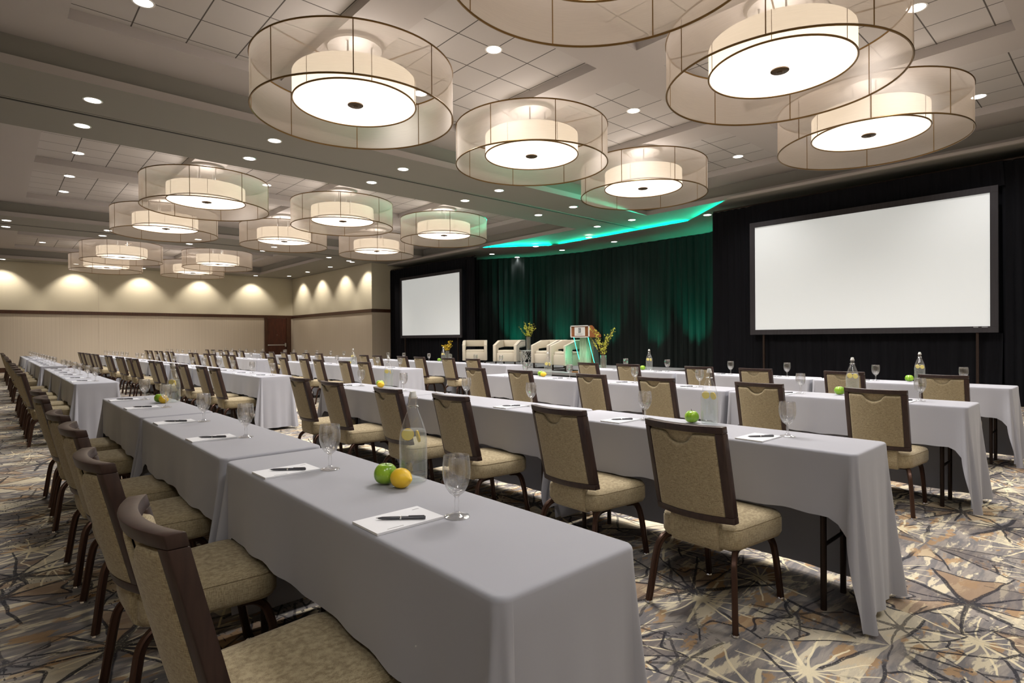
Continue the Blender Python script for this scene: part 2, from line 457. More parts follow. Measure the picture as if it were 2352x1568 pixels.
KIDS = {}
def kids(o):
    return [c for c in bpy.data.objects if c.parent == o]
def tree_of(o):
    return (o, [tree_of(c) for c in kids(o)])
def copy_tree(tr, parent=None):
    o, ch = tr
    c = o.copy(); COL.objects.link(c)
    if parent is not None: c.parent = parent
    for t in ch: copy_tree(t, c)
    return c

class Proto:
    def __init__(s, root): s.tr = tree_of(root); s.used = False; s.root = root
    def put(s, loc, rz, label, group=None):
        if not s.used: o = s.root; s.used = True
        else: o = copy_tree(s.tr)
        o.location = loc; o.rotation_euler = (0, 0, rz); o['label'] = label
        if group: o['group'] = group
        return o

def light(kind, name, loc, energy, color, parent=None, **kw):
    d = bpy.data.lights.new(name, kind); d.energy = energy; d.color = color
    for k, v in kw.items(): setattr(d, k, v)
    o = bpy.data.objects.new(name, d); COL.objects.link(o); o.location = loc
    if parent is not None: o.parent = parent
    return o
def aim(o, d):
    o.rotation_euler = Vector(d).to_track_quat('-Z', 'Y').to_euler()

# ------------------------------------------------------------------ room shell
ZS, ZB, ZT, ZL = 4.67, 5.06, 5.19, 4.59       # soffit, coffer plane, tile plane, stage-side low soffit
XW, YW = 12.48, 32.0                            # stage-side wall plane at the far end, far wall
XL, YF = -3.0, -2.0
HOLES = [(-.2, 13.57, .2, 9.29), (-.2, 13.57, 11.87, 20.5), (-.2, 10.35, 23.1, 30.85)]
CX = [(-2.45, .04), (.69, 3.16), (3.81, 6.33), (6.97, 9.46), (10.13, 12.68)]
CY = [[(1.05, 4.48), (5.15, 8.45)], [(12.5, 15.65), (16.3, 19.6)], [(23.9, 26.5), (27.1, 30.3)]]

o = struct(MB().quad((XL, YF, 0), (18.5, YF, 0), (18.5, YW, 0), (XL, YW, 0)).build('floor', MAT['carpet'], smooth=False))

def cells(x0, x1, y0, y1, holes):
    xs = sorted({x0, x1} | {min(max(v, x0), x1) for h in holes for v in h[:2]})
    ys = sorted({y0, y1} | {min(max(v, y0), y1) for h in holes for v in h[2:]})
    for a, b in zip(xs, xs[1:]):
        for c, d in zip(ys, ys[1:]):
            mx, my = (a+b)/2, (c+d)/2
            if not any(h[0] < mx < h[1] and h[2] < my < h[3] for h in holes): yield a, b, c, d
def down(mb, a, b, c, d, z, mi): mb.quad((a, c, z), (a, d, z), (b, d, z), (b, c, z), mi)
def rim(mb, h, z0, z1, mi):
    a, b, c, d = h
    mb.quad((a, c, z0), (b, c, z0), (b, c, z1), (a, c, z1), mi)
    mb.quad((b, c, z0), (b, d, z0), (b, d, z1), (b, c, z1), mi)
    mb.quad((b, d, z0), (a, d, z0), (a, d, z1), (b, d, z1), mi)
    mb.quad((a, d, z0), (a, c, z0), (a, c, z1), (a, d, z1), mi)
cm = MB(); tile_uv = []
for c in cells(XL, 18.5, YF, YW, HOLES): down(cm, *c, ZS, 0)
for hi, h in enumerate(HOLES):
    # fascia, a small step back, then the taller riser up to the coffer plane
    rim(cm, h, ZS, ZS+.12, 1)
    g = (h[0]-.05, h[1]+.05, h[2]-.05, h[3]+.05)
    rim(cm, g, ZS+.12, ZB, 0)
    for c in cells(*g, [h]): down(cm, c[0], c[1], c[2], c[3], ZS+.12, 0)
    cof = [(a, b, c, d) for (a, b) in CX for (c, d) in CY[hi] if a > h[0] and b < h[1]]
    for c in cells(*g, cof): down(cm, *c, ZB, 0 if False else 1)
    for q in cof:
        rim(cm, q, ZB, ZT, 1)
        f0 = len(cm.f); down(cm, *q, ZT, 2); tile_uv.append((f0, q))
ceil = cm.build('ceiling', [MAT['paint'], MAT['paint_lit'], MAT['tile']], smooth=False)
struct(ceil)
uvl = ceil.data.uv_layers.new(name='UVMap')
for f0, q in tile_uv:
    a, b, c, d = q; p = ceil.data.polygons[f0]
    ox = a + ((b-a) % .61)/2; oy = c + ((d-c) % .61)/2
    for li in p.loop_indices:
        v = ceil.data.vertices[ceil.data.loops[li].vertex_index].co
        uvl.data[li].uv = ((v.x-ox)/.61, (v.y-oy)/.61)

# stage-side lower soffit with the trapezoid cove edge
TR = [(13.28, 22.96), (13.28, 16.38), (14.98, 14.26), (14.85, 8.77), (13.28, 6.80), (13.28, YF)]
lm = MB()
outer = [(18.5, y) for _, y in TR]
for (a, b), (oa, ob) in zip(zip(TR, TR[1:]), zip(outer, outer[1:])):
    lm.quad((a[0], a[1], ZL), (b[0], b[1], ZL), (ob[0], ob[1], ZL), (oa[0], oa[1], ZL), 0)
    lm.quad((a[0], a[1], ZL), (a[0], a[1], ZL+.02), (b[0], b[1], ZL+.02), (b[0], b[1], ZL), 0)
    lm.quad((a[0], a[1], ZL+.02), (oa[0], oa[1], ZL+.02), (ob[0], ob[1], ZL+.02), (b[0], b[1], ZL+.02), 0)
# straight fascia that carries on along the soffit where there is no cove
for (a, b) in ((TR[0], TR[1]), (TR[4], TR[5])):
    lm.quad((a[0], a[1], ZL+.02), (a[0], a[1], ZS), (b[0], b[1], ZS), (b[0], b[1], ZL+.02), 1)
struct(lm.build('ceiling', [MAT['paint'], MAT['paint_lit']], smooth=False))

for i, y in enumerate((10.6, 21.86)):
    tm = MB(); x1 = 15.7 if i == 0 else 12.48
    tm.box(((XL+x1)/2, y, ZS-.006), (x1-XL, .035, .012), mi=0)
    tm.box(((XL+x1)/2, y-.05, ZS-.003), (x1-XL, .05, .006), mi=1); tm.box(((XL+x1)/2, y+.05, ZS-.003), (x1-XL, .05, .006), mi=1)
    struct(tm.build('trim_%d' % (i+1), [MAT['track'], MAT['paint']], smooth=False))

# walls: lower striped part, dark band, upper part
ZR0, ZR1 = 2.48, 2.625
def wall(name, x0, y0, x1, y1, top=5.3):
    mb = MB()
    mb.quad((x0, y0, 0), (x1, y1, 0), (x1, y1, ZR0), (x0, y0, ZR0), 0)
    mb.quad((x0, y0, ZR0), (x1, y1, ZR0), (x1, y1, top), (x0, y0, top), 1)
    return struct(mb.build(name, [MAT['wall_l'], MAT['wall_u']], smooth=False))
def strip(name, x0, y0, x1, y1, z0, z1, th, mat):
    d = Vector((x1-x0, y1-y0, 0)); L = d.length; a = atan2(d.y, d.x)
    mb = MB().box(((x0+x1)/2, (y0+y1)/2, (z0+z1)/2), (L, th, z1-z0), Matrix.Rotation(a, 3, 'Z'))
    return struct(mb.build(name, mat, smooth=False, bevel=.004))
wall('wall_back', XL, YW, XW, YW); wall('wall_stage_side', XW, YW, XW, 22.96)
wall('wall_recess', XW, 22.96, 18.5, 22.96); wall('wall_left', XL, YF, XL, YW); wall('wall_front', XL, YF, 18.5, YF)
wall('wall_behind_stage', 18.5, 22.96, 18.5, YF)
DX0, DX1 = 10.93, 12.35
strip('trim_3', XL, YW-.02, XW, YW-.02, ZR0, ZR1, .04, MAT['darkwood'])
strip('trim_4', XW-.02, YW-.04, XW-.02, 22.94, ZR0, ZR1, .04, MAT['darkwood'])
strip('trim_5', XW-.04, 22.94, 18.4, 22.94, ZR0, ZR1, .04, MAT['darkwood'])
strip('baseboard_back', XL, YW-.015, DX0, YW-.015, 0, .2, .03, MAT['darkwood'])
strip('baseboard_stage_side', XW-.015, YW-.03, XW-.015, 22.96, 0, .2, .03, MAT['darkwood'])
# seam down the far wall (movable partition joint)
strip('trim_6', 3.6, YW-.004, 3.612, YW-.004, .2, 4.66, .004, MAT['wall_l'])

# door in the far corner
dr = struct(thing('door_1', loc=(0, 0, 0)))
fm = MB()
fm.box(((DX0+11.07)/2, YW-.05, ZR0/2), (11.07-DX0, .10, ZR0)); fm.box(((12.10+DX1)/2, YW-.05, ZR0/2), (DX1-12.10, .10, ZR0))
fm.build('door_frame', MAT['darkwood'], dr, smooth=False, bevel=.005)
MB().box((11.585, YW-.03, 1.235), (1.02, .045, 2.46)).build('door_leaf', MAT['doorwood'], dr, smooth=False, bevel=.004)
pb = MB().box((11.54, YW-.13, 1.0), (.96, .035, .055)); pb.box((12.02, YW-.11, 1.0), (.07, .07, .20)); pb.box((11.09, YW-.09, 1.0), (.05, .09, .07))
pb.build('push_bar', MAT['steel'], dr, bevel=.006)
MB().box((12.05, YW-.07, .66), (.12, .05, .17)).build('lock_box', MAT['steel'], dr, bevel=.01)
MB().lathe([(0, 0), (.012, 0), (.012, .01), (0, .012)], 12, (11.585, YW-.055, 1.55), rot=Matrix.Rotation(radians(90), 3, 'X')).build('peephole', MAT['steel'], dr)

# ------------------------------------------------------------------ recessed lights
def make_recessed():
    r = thing('recessed_light', 'x', 'ceiling light')
    MB().lathe([(.098, 0), (.10, -.004), (.118, -.005), (.12, 0), (.118, .002)], 32).build('trim_ring', MAT['whitetrim'], r)
    MB().disc(.098, -.002, 32, up=False).build('light_lens', MAT['lens'], r)
    return r
RP = Proto(make_recessed())
DL = []
for k, x in enumerate((1.08, 3.59, 6.11, 8.65, 11.2, 13.74)):
    nm = ['first', 'second', 'third', 'fourth', 'fifth', 'sixth'][k]
    DL.append((x, 9.92, ZS, nm+' recessed light from the left, camera side of the nearer ceiling track', 1))
    DL.append((x, 11.2, ZS, nm+' recessed light from the left, far side of the nearer ceiling track', 1))
for k, x in enumerate((.33, 2.66, 5.15, 7.65)):
    nm = ['first', 'second', 'third', 'fourth'][k]
    DL.append((x, 21.28, ZS, nm+' recessed light from the left, camera side of the farther ceiling track', 1))
    DL.append((x, 22.45, ZS, nm+' recessed light from the left, far side of the farther ceiling track', 1))
DL += [(1.33, 7.75, ZT, 'recessed light at the upper left, cut by the top of the photo', 1), (5.09, 7.73, ZT, 'recessed light glimpsed inside the rim of the big left pendant lamp', 1),
       (5.07, 5.9, ZT, 'recessed light in the tiles between the three central pendant lamps', 1), (8.24, 5.9, ZT, 'recessed light in the tiles left of the largest pendant lamp', 1),
       (12.05, 5.9, ZT, 'recessed light in the tiles tinged with green stage light', 1),
       (8.22, 1.81, ZT, 'recessed light in the tiles at the top right corner', 1), (12.05, 1.8, ZT, 'recessed light at the right edge beside the pendant lamp near the screen', 1),
       (1.36, 14.85, ZT, 'recessed light in the second coffer, nearest its left edge', 1), (1.39, 17.05, ZT, 'recessed light in the second coffer, behind the first on its left', 1),
       (1.42, 18.9, ZT, 'recessed light in the second coffer, farthest on its left', 1), (5.17, 14.85, ZT, 'recessed light beside the rim of the second left pendant lamp', 1),
       (1.5, 29.1, ZT, 'recessed light in the farthest coffer at the left', 1),
       (14.65, 12.3, ZL, 'recessed light at the front middle of the stage ceiling', .5), (16.0, 12.3, ZL, 'recessed light at the back middle of the stage ceiling', .5),
       (14.6, 14.75, ZL, 'recessed light left of middle at the front of the stage ceiling', .5), (16.0, 14.75, ZL, 'recessed light left of middle at the back of the stage ceiling', .5),
       (14.6, 17.2, ZL, 'recessed light at the left front of the stage ceiling', .5), (15.95, 17.2, ZL, 'recessed light at the left back of the stage ceiling', .5),
       (14.45, 7.95, ZL, 'recessed light half hidden by the drape left of the big screen', .5)]
for x, y, z, lab, k in DL:
    if abs(x-13.74) < .01: z = ZS
    r = RP.put((x, y, z-.001), 0, lab, 'round recessed ceiling lights')
    if z == ZL: k *= .4
    l = light('SPOT', 'lamp', (0, 0, -.03), E_DOWN*k, COOL, r, spot_size=radians(110), spot_blend=.8, shadow_soft_size=.07)
WASH = [(.34, YW-.65, 'first', 'far wall'), (2.75, YW-.65, 'second', 'far wall'), (5.25, YW-.65, 'third', 'far wall'), (7.8, YW-.65, 'fourth', 'far wall'), (10.3, YW-.65, 'fifth', 'far wall'),
        (XW-.75, 23.3, 'nearest', 'wall right of the door'), (XW-.75, 25.5, 'second nearest', 'wall right of the door'), (XW-.75, 28.1, 'third nearest', 'wall right of the door'), (XW-.75, 30.5, 'farthest', 'wall right of the door')]
for i, (x, y, nm, wl) in enumerate(WASH):
    r = RP.put((x, y, ZS-.001), 0, nm+' recessed light washing the '+wl + (', counted from the left' if wl == 'far wall' else ''), 'wall washing recessed lights')
    l = light('SPOT', 'lamp', (0, 0, -.03), E_WASH, WARM, r, spot_size=radians(96), spot_blend=.6, shadow_soft_size=.05)
    l.rotation_euler = (0, 0, 0)
    if wl == 'far wall': aim(l, (0, .30, -1))
    else: aim(l, (.4, 0, -1))
BACK_FILL = [(x, y, ZS, 'added fill light above and behind the camera', 1) for x, y in ((-1.4, -.6), (1.1, -.6), (3.6, -.6), (6.1, -.6), (8.6, -.6), (11.2, -.6))]  # unseen fill spots, added to throw light onto the chair backs
for i, (x, y, z, lab, k) in enumerate(BACK_FILL):
    l = light('SPOT', 'lamp', (x, y, z-.03), E_DOWN*1.4, COOL, None, spot_size=radians(150), spot_blend=.8, shadow_soft_size=.5)
DL2 = [(11.45, 23.05, 'recessed light by the end of the farther track, right'), (10.34, 22.6, 'recessed light by the end of the farther track, left')]
for x, y, lab in DL2:
    RP.put((x, y, ZS-.001), 0, lab, 'round recessed ceiling lights')

# ------------------------------------------------------------------ pendant lamps
def ring_tube(mb, R, z, r, n=64, k=6, mi=0):
    mb.tube([(R*cos(2*pi*i/n), R*sin(2*pi*i/n), z) for i in range(n)], (r, k), closed=True, mi=mi)
def make_pendant():
    r = thing('pendant_lamp', 'x', 'pendant lamp')
    R, Ri = 1.245, .765; zb, zt, ib, it = 4.135, 4.735, 4.295, 4.61
    MB().lathe([(R, zb), (R, zt)], 96).build('outer_shade', MAT['sheer'], r)
    MB().lathe([(Ri, ib), (Ri, it)], 72).build('inner_shade', MAT['inner'], r)
    MB().disc(Ri-.004, ib+.006, 72, up=False).build('light_diffuser', MAT['diff'], r)
    for z in (zb, zt):
        q = MB(); ring_tube(q, R, z, .011, 96); q.build('shade_ring', MAT['brassring'], r)
    q = MB(); ring_tube(q, Ri, ib, .011, 72); q.build('diffuser_ring', MAT['brassring'], r)
    for k in range(8):
        a = radians(17+45*k)
        MB().tube([(R*cos(a), R*sin(a), zb), (R*cos(a), R*sin(a), zt)], (.006, 6)).build('shade_rib', MAT['brassring'], r)
    q = MB()
    for k in range(6):
        a = radians(17+60*k); q.tube([((Ri+.002)*cos(a), (Ri+.002)*sin(a), ib), ((Ri+.002)*cos(a), (Ri+.002)*sin(a), it)], (.004, 5))
    q.build('inner_seam', MAT['brassring'], r)
    for k in range(4):
        a = radians(17+90*k)
        MB().tube([(.2*cos(a), .2*sin(a), zt-.02), (R*cos(a), R*sin(a), zt-.005)], (.009, 6)).build('spoke', MAT['brassring'], r)
    MB().lathe([(0, 5.0), (.34, 5.0), (.36, 5.02), (.36, 5.059), (0, 5.059)], 48).build('canopy', MAT['satin'], r)
    for k in range(4):
        a = radians(40+90*k)
        MB().tube([(.22*cos(a), .22*sin(a), it-.02), (.22*cos(a), .22*sin(a), 5.0)], (.012, 8)).build('hanging_rod', MAT['steel'], r)
    MB().lathe([(0, 4.262), (.03, 4.262), (.035, 4.272), (.09, 4.276), (.10, 4.284), (.10, 4.296), (0, 4.298)], 28).build('finial', MAT['bronzedk'], r)
    return r
PP = Proto(make_pendant())
PEND = [(3.49, 2.76, 'largest sheer drum pendant lamp, cut off by the top edge above the middle'), (6.65, 2.76, 'big sheer drum pendant lamp, top right, nearest the camera'),
        (9.8, 2.76, 'sheer drum pendant lamp just above the right screen'), (3.49, 6.8, 'big sheer drum pendant lamp hanging at the upper left'),
        (6.65, 6.8, 'sheer drum pendant lamp hanging above the centre of the room'), (9.8, 6.8, 'sheer drum pendant lamp in front of the green lit cove'),
        (3.49, 13.7, 'sheer drum pendant lamp, second coffer, left of its front three'), (6.65, 13.7, 'sheer drum pendant lamp, second coffer, middle of its front three'),
        (9.8, 13.7, 'sheer drum pendant lamp, second coffer, right of its front three'), (3.49, 17.65, 'sheer drum pendant lamp, second coffer, left of its back three'),
        (6.65, 17.65, 'sheer drum pendant lamp, second coffer, middle of its back three'), (9.8, 17.65, 'sheer drum pendant lamp, second coffer, right of its back three'),
        (3.49, 24.6, 'sheer drum pendant lamp, farthest coffer, front left'), (6.65, 24.6, 'sheer drum pendant lamp, farthest coffer, front right'),
        (3.49, 28.4, 'sheer drum pendant lamp, farthest coffer, back left by the far wall'), (6.65, 28.4, 'sheer drum pendant lamp, farthest coffer, back right by the far wall')]
for x, y, lab in PEND:
    p = PP.put((x, y, 0), 0, lab, 'drum pendant lamps')
    for k in range(4):
        a = radians(50+90*k)
        light('POINT', 'bulb', (.40*cos(a), (.40*sin(a)), 4.40), E_BULB, WARM, p, shadow_soft_size=.05)
    light('SPOT', 'lamp', (0, 0, 4.25), E_PEND, (1, .955, .92), p, shadow_soft_size=.6, spot_size=radians(150), spot_blend=1.0)
    # up-light of the open drum onto the ceiling
    light('POINT', 'bulb', (0, 0, 4.68), 30, (1, .92, .89), p, shadow_soft_size=.25)

# ------------------------------------------------------------------ banquet chair
def chair_proto():
    c = thing('banquet_chair', 'x', 'chair')
    # seat
    def outline(ins, z, n=40):
        L = []
        xb, xf, wb, wf, rad = -.205+ins, .235-ins, .20-ins, .228-ins, .07
        corners = [(xf, wf), (xb, wb), (xb, -wb), (xf, -wf)]
        for k, (x, y) in enumerate(corners):
            sx, sy = (1 if x > 0 else -1), (1 if y > 0 else -1)
            rad = min(.07, abs(y)-.001, (xf-xb)/2-.001); cx_, cy_ = x-sx*rad, y-sy*rad
            a0 = [0, 90, 180, 270][[(1, 1), (-1, 1), (-1, -1), (1, -1)].index((sx, sy))]
            for q in range(10):
                a = radians(a0+90*q/9); L.append(Vector((cx_+rad*cos(a), cy_+rad*sin(a), z)))
        return L
    s = MB(); s.loft([outline(.03, .326), outline(.008, .334), outline(0, .352), outline(0, .415), outline(.004, .421), outline(.002, .426), outline(.010, .440), outline(.035, .449), outline(.09, .455), outline(.15, .457)])
    s.build('seat', MAT['fabric'], c, angle=50)
    # back, curved in plan and leaning back
    H, W = .445, .196
    def bp(y, v, w):       # y across, v up the back, w out of the back (towards the sitter +)
        curve = .045*((y/W)**2)
        bx = -.215 - .105*(v/H)
        return Vector((bx + curve - .02 + w, y, .458 + v*.985))
    rd = .032
    fr = MB()
    def rail(v0, v1, mi=0):
        n = 12; loops = []
        for i in range(n+1):
            y = -W + 2*W*i/n
            loops.append([bp(y, v0, -.02), bp(y, v1, -.02), bp(y, v1, .022), bp(y, v0, .022)])
        fr.loft(loops, mi=mi)
    rail(0, rd); rail(H-rd, H)
    for sy in (-1, 1):
        y0, y1 = sy*W, sy*(W-rd); loops = []
        for i in range(5):
            v = rd+(H-2*rd)*i/4
            loops.append([bp(y0, v, -.02), bp(y1, v, -.02), bp(y1, v, .022), bp(y0, v, .022)])
        fr.loft(loops)
    fix_normals(fr.build('back_frame', MAT['frame'], c, bevel=.0035, smooth=True))
    hw = W-rd+.003; v0 = rd-.003
    def top(y):
        a = abs(y); nd = .048
        if a > .075: k = 0
        elif a > .035: k = (1-((a-.035)/.04)); k = k*k*(3-2*k)*.78
        else: k = .78+.22*(1-(a/.035)**2)
        return H-rd+.003 - .012 - nd*k
    bk = MB()
    for sgn, T in ((-1, .014), (1, .026)):
        nx, ny = 40, 30
        def fn(i, j, sgn=sgn, T=T):
            y = -hw + 2*hw*i/(nx-1); vt = top(y); tt = j/(ny-1)
            tt = .5-.5*cos(pi*tt); v = v0 + (vt-v0)*tt
            d = min(hw-abs(y), v-v0, vt-v); q = min(d/.016, 1)
            f = sqrt(max(0, 1-(1-q)**2))
            big = 1+.55*sin(pi*max(0, min(1, (v-v0)/(vt-v0))))*cos(y/hw*pi/2)*(.9 if sgn > 0 else .2)
            return bp(y, v, sgn*(.008+T*f*big))
        bk.grid(nx, ny, fn, flip=(sgn < 0))
    # board showing in the grip notch
    bk.grid(14, 3, lambda i, j: bp(-hw+2*hw*i/13, v0+(H-rd-v0)*j/2, -.004), flip=True)
    bk.grid(14, 3, lambda i, j: bp(-hw+2*hw*i/13, v0+(H-rd-v0)*j/2, .004))
    bk.build('backrest', MAT['fabric'], c, angle=60)
    # fabric tongue from the back down under the seat
    tg = MB(); loops = []
    for (x, z, th) in ((-.222, .475, .045), (-.228, .44, .05), (-.228, .38, .06), (-.218, .335, .06), (-.19, .316, .05)):
        loops.append([Vector((x, -.118, z)), Vector((x+th, -.118, z)), Vector((x+th, .118, z)), Vector((x, .118, z))])
    tg.loft(loops); fix_normals(tg.build('back_support', MAT['fabric'], c, bevel=.008))
    # legs
    sec = [(-.015, -.008), (-.015, .008), (-.009, .0125), (-.003, .0105), (.003, .0105), (.009, .0125), (.015, .008), (.015, -.008), (.009, -.0125), (.003, -.0105), (-.003, -.0105), (-.009, -.0125)]
    def smoothpath(pts, n=5):
        P = [Vector(p) for p in pts]; out = []
        for i in range(len(P)-1):
            a = P[max(i-1, 0)]; b = P[i]; d = P[i+1]; e = P[min(i+2, len(P)-1)]
            for k in range(n):
                t = k/n
                out.append(.5*((2*b) + (-a+d)*t + (2*a-5*b+4*d-e)*t*t + (-a+3*b-3*d+e)*t**3))
        out.append(P[-1]); return out
    for sy in (-1, 1):
        for front in (0, 1):
            if front: pts = [(.10, sy*.165, .325), (.155, sy*.173, .318), (.190, sy*.178, .285), (.212, sy*.182, .22), (.232, sy*.187, .11), (.25, sy*.19, .006)]
            else: pts = [(-.05, sy*.14, .318), (-.12, sy*.158, .324), (-.172, sy*.176, .318), (-.208, sy*.190, .284), (-.224, sy*.20, .22), (-.24, sy*.21, .11), (-.255, sy*.22, .006)]
            lg = MB(); lg.tube(smoothpath(pts), sec, up=Vector((0, 1, 0)))
            l = lg.build('leg', MAT['bronze'], c, angle=40)
            p = pts[-1]
            MB().lathe([(0, 0), (.016, 0), (.018, .003), (.016, .011), (0, .012)], 14, (p[0], p[1], 0)).build('foot_glide', MAT['chrome'], l)
    sf = MB(); sf.box((0, 0, .321), (.30, .30, .010)); sf.build('seat_frame', MAT['black_leg'], c, smooth=False)
    return c
CP = Proto(chair_proto())

# ------------------------------------------------------------------ tables and cloths
TL, TW, TH = 1.80, .46, .757
def table_proto():
    t = thing('folding_table', 'x', 'table')
    MB().box((0, 0, TH-.017), (TW-.02, TL-.02, .03)).build('tabletop', MAT['ply'], t, smooth=False, bevel=.003)
    for sy in (-1, 1):
        for sx in (-1, 1):
            MB().tube([(sx*.13, sy*(TL/2-.17), 0), (sx*.13, sy*(TL/2-.17), TH-.033)], (.014, 10)).build('leg', MAT['black_leg'], t)
        MB().tube([(-.13, sy*(TL/2-.17), .30), (.13, sy*(TL/2-.17), .30)], (.009, 8)).build('leg_brace', MAT['black_leg'], t)
    return t
TP = Proto(table_proto())

def cloth_mesh(near_free, far_free, seed):
    # chair side is -x, hem short there; both ends and the +x side fall almost to the floor
    rnd = random.Random(seed)
    a, b, rc, re = TW/2, TL/2, .035, .012
    pts = []   # (x, y, nx, ny, drop, flare dir x, y, amount, pleat)
    DS, DE = .292, .725
    ph = [rnd.uniform(0, 6.28) for _ in range(6)]
    def side(p0, p1, n, nx, ny, kind):
        for i in range(n):
            u = i/n; x = p0[0]+(p1[0]-p0[0])*u; y = p0[1]+(p1[1]-p0[1])*u
            s_ = y if nx else x
            if kind == 'chair':
                D = DS + .007*sin(s_*9+ph[0]) + .003*sin(s_*31+ph[1]); fl = .012 + .010*sin(s_*7+ph[2]) + .004*sin(s_*24+ph[3])
                e = min(u, 1-u)
                D += .07*max(0, 1-e/.06)**2
            elif kind == 'stage':
                D = DE - .01; fl = .02 + .012*sin(s_*8+ph[4]) + .006*sin(s_*21+ph[5])
            elif kind == 'free':
                D = DE; fl = .03 + .012*sin(u*7+ph[2]) + .010*sin(u*19+ph[1])
            else: D = DE - .03; fl = .004
            pts.append((x, y, nx, ny, D, nx, ny, fl, 0))
    def corner(cx_, cy_, a0, chairside, free, endsign):
        n = 22
        for i in range(n+1):
            u = i/n; an = radians(a0+90*u)
            nx, ny = cos(an), sin(an)
            x, y = cx_+rc*nx, cy_+rc*ny
            # position between chair/stage side (0) and end (1)
            e = abs(ny)**1.0
            ee = atan2(abs(ny), abs(nx))/(pi/2)
            if free:
                dirx, diry = nx, ny
                bulge = sin(pi*ee)**.8
                pleat = -.5*cos(2*pi*ee*2)*sin(pi*ee)
                fl = .02 + (.075 if chairside else .06)*bulge + .050*pleat
                if chairside:
                    k = ee*ee*(3-2*ee)
                    D = DS+.07 + (DE-DS-.07)*min(1, (ee*2.3)**1.2) + .022*bulge
                else: D = DE + .012*bulge
            else:
                # cloths of neighbouring tables squeeze the fold out sideways
                side_ = -1 if chairside else 1
                dirx, diry = side_, 0
                bulge = sin(pi*min(1, ee*1.02))
                fl = .012 + (.085 if chairside else .06)*bulge*(1-.25*ee)
                if chairside: D = DS+.07 + (.60-DS-.07)*min(1, ee*1.7)
                else: D = DE-.02
                if ee > .85: fl *= .5
            pts.append((x, y, nx, ny, D, dirx, diry, fl, ee))
    # ring counter-clockwise starting at the chair side, near end
    corner(-a+rc, -b+rc, 180, True, near_free, -1)
    pts_end = 'free' if near_free else 'int'
    side((-a+rc, -b), (a-rc, -b), 12, 0, -1, pts_end)
    # this corner runs from the end to the stage side
    corner(a-rc, -b+rc, 270, False, near_free, -1)
    side((a, -b+rc), (a, b-rc), 36, 1, 0, 'stage')
    corner(a-rc, b-rc, 0, False, far_free, 1)
    side((a-rc, b), (-a+rc, b), 12, 0, 1, 'free' if far_free else 'int')
    corner(-a+rc, b-rc, 90, True, far_free, 1)
    side((-a, b-rc), (-a, -b+rc), 44, -1, 0, 'chair')
    n = len(pts); mb = MB(); loops = []
    Z = TH+.004
    for ins in (.15, .06, .02): loops.append([Vector((min(max(p[0], -a+ins), a-ins), min(max(p[1], -b+ins), b-ins), Z)) for p in pts])
    for q in (0, 30, 60, 90):
        aa = radians(q)
        loops.append([Vector((p[0]-p[2]*re*(1-sin(aa)), p[1]-p[3]*re*(1-sin(aa)), Z-re*(1-cos(aa)))) for p in pts])
    NR = 14
    for k in range(1, NR+1):
        t = k/NR; L = []
        for p in pts:
            z = Z-re-(p[4]-re)*t
            ft = t**1.15
            x = p[0]+p[5]*p[7]*ft; y = p[1]+p[6]*p[7]*ft
            if z < .008: z = .008+rnd.random()*.001; 
            L.append(Vector((x, y, z)))
        loops.append(L)
    cap = [Vector((p[0]-p[2]*.12, p[1]-p[3]*.12, Z)) for p in pts]
    mb.loft(loops, cap0=False, cap1=False)
    # flat top: simple rectangle fan
    o = len(mb.v); mb.v.append((0, 0, Z))
    for q in range(n): mb.f.append((o, q, (q+1) % n)); mb.mi.append(0)
    me = mb.mesh('tablecloth', MAT['cloth'], True, 0, 75)
    bm = bmesh.new(); bm.from_mesh(me); bmesh.ops.recalc_face_normals(bm, faces=bm.faces); bm.to_mesh(me); bm.free()
    return me
CLOTHS = {(n_, f_): [cloth_mesh(n_, f_, sd) for sd in (1, 5)] for n_, f_ in ((True, False), (False, False), (False, True))}

# ------------------------------------------------------------------ table things
def goblet_proto():
    g = thing('water_goblet', 'x', 'glass')
    prof_o = [(.0, .0), (.036, .0), (.038, .0015), (.036, .004), (.018, .008), (.0075, .016), (.006, .03), (.0075, .046), (.0055, .056), (.010, .063)]
    MB().lathe(prof_o, 28).build('stem', MAT['glass'], g)
    bowl = [(.0, .064), (.010, .063), (.022, .072), (.033, .090), (.0395, .112), (.0415, .130), (.0405, .152), (.0378, .178), (.0368, .1795), (.0362, .178), (.039, .152), (.040, .130), (.038, .113), (.0315, .092), (.020, .0755), (.0, .071)]
    MB().lathe(bowl, 32).build('bowl', MAT['glass'], g)
    return g
GP = Proto(goblet_proto())
def pad_proto():
    p = thing('notepad', 'x', 'notepad')
    MB().box((0, 0, .003), (.215, .140, .006)).build('paper_block', MAT['paper'], p, smooth=False)
    q = MB(); q.box((-.045, -.058, .0062), (.05, .003, .0003)); q.box((.085, .045, .0062), (.022, .004, .0003))
    q.build('print', MAT['ink'], p, smooth=False)
    return p
NP = Proto(pad_proto())
def pen_proto():
    p = thing('pen', 'x', 'pen')
    R = Matrix.Rotation(radians(90), 3, 'Y')
    MB().lathe([(0, -.070), (.0012, -.069), (.0016, -.064)], 10, (0, 0, .0047), rot=R).build('tip', MAT['chrome'], p)
    MB().lathe([(.0018, -.064), (.0042, -.052), (.0047, -.03), (.0047, .07), (.004, .0705), (0, .0705)], 14, (0, 0, .0047), rot=R).build('barrel', MAT['pen'], p)
    MB().lathe([(.0049, -.0015), (.0051, 0), (.0051, .002), (.0049, .003)], 14, (0, 0, .0047), rot=R).build('ring', MAT['chrome'], p)
    MB().box((.045, 0, .0103), (.045, .003, .0012)).build('clip', MAT['pen'], p, smooth=False)
    return p
PNP = Proto(pen_proto())
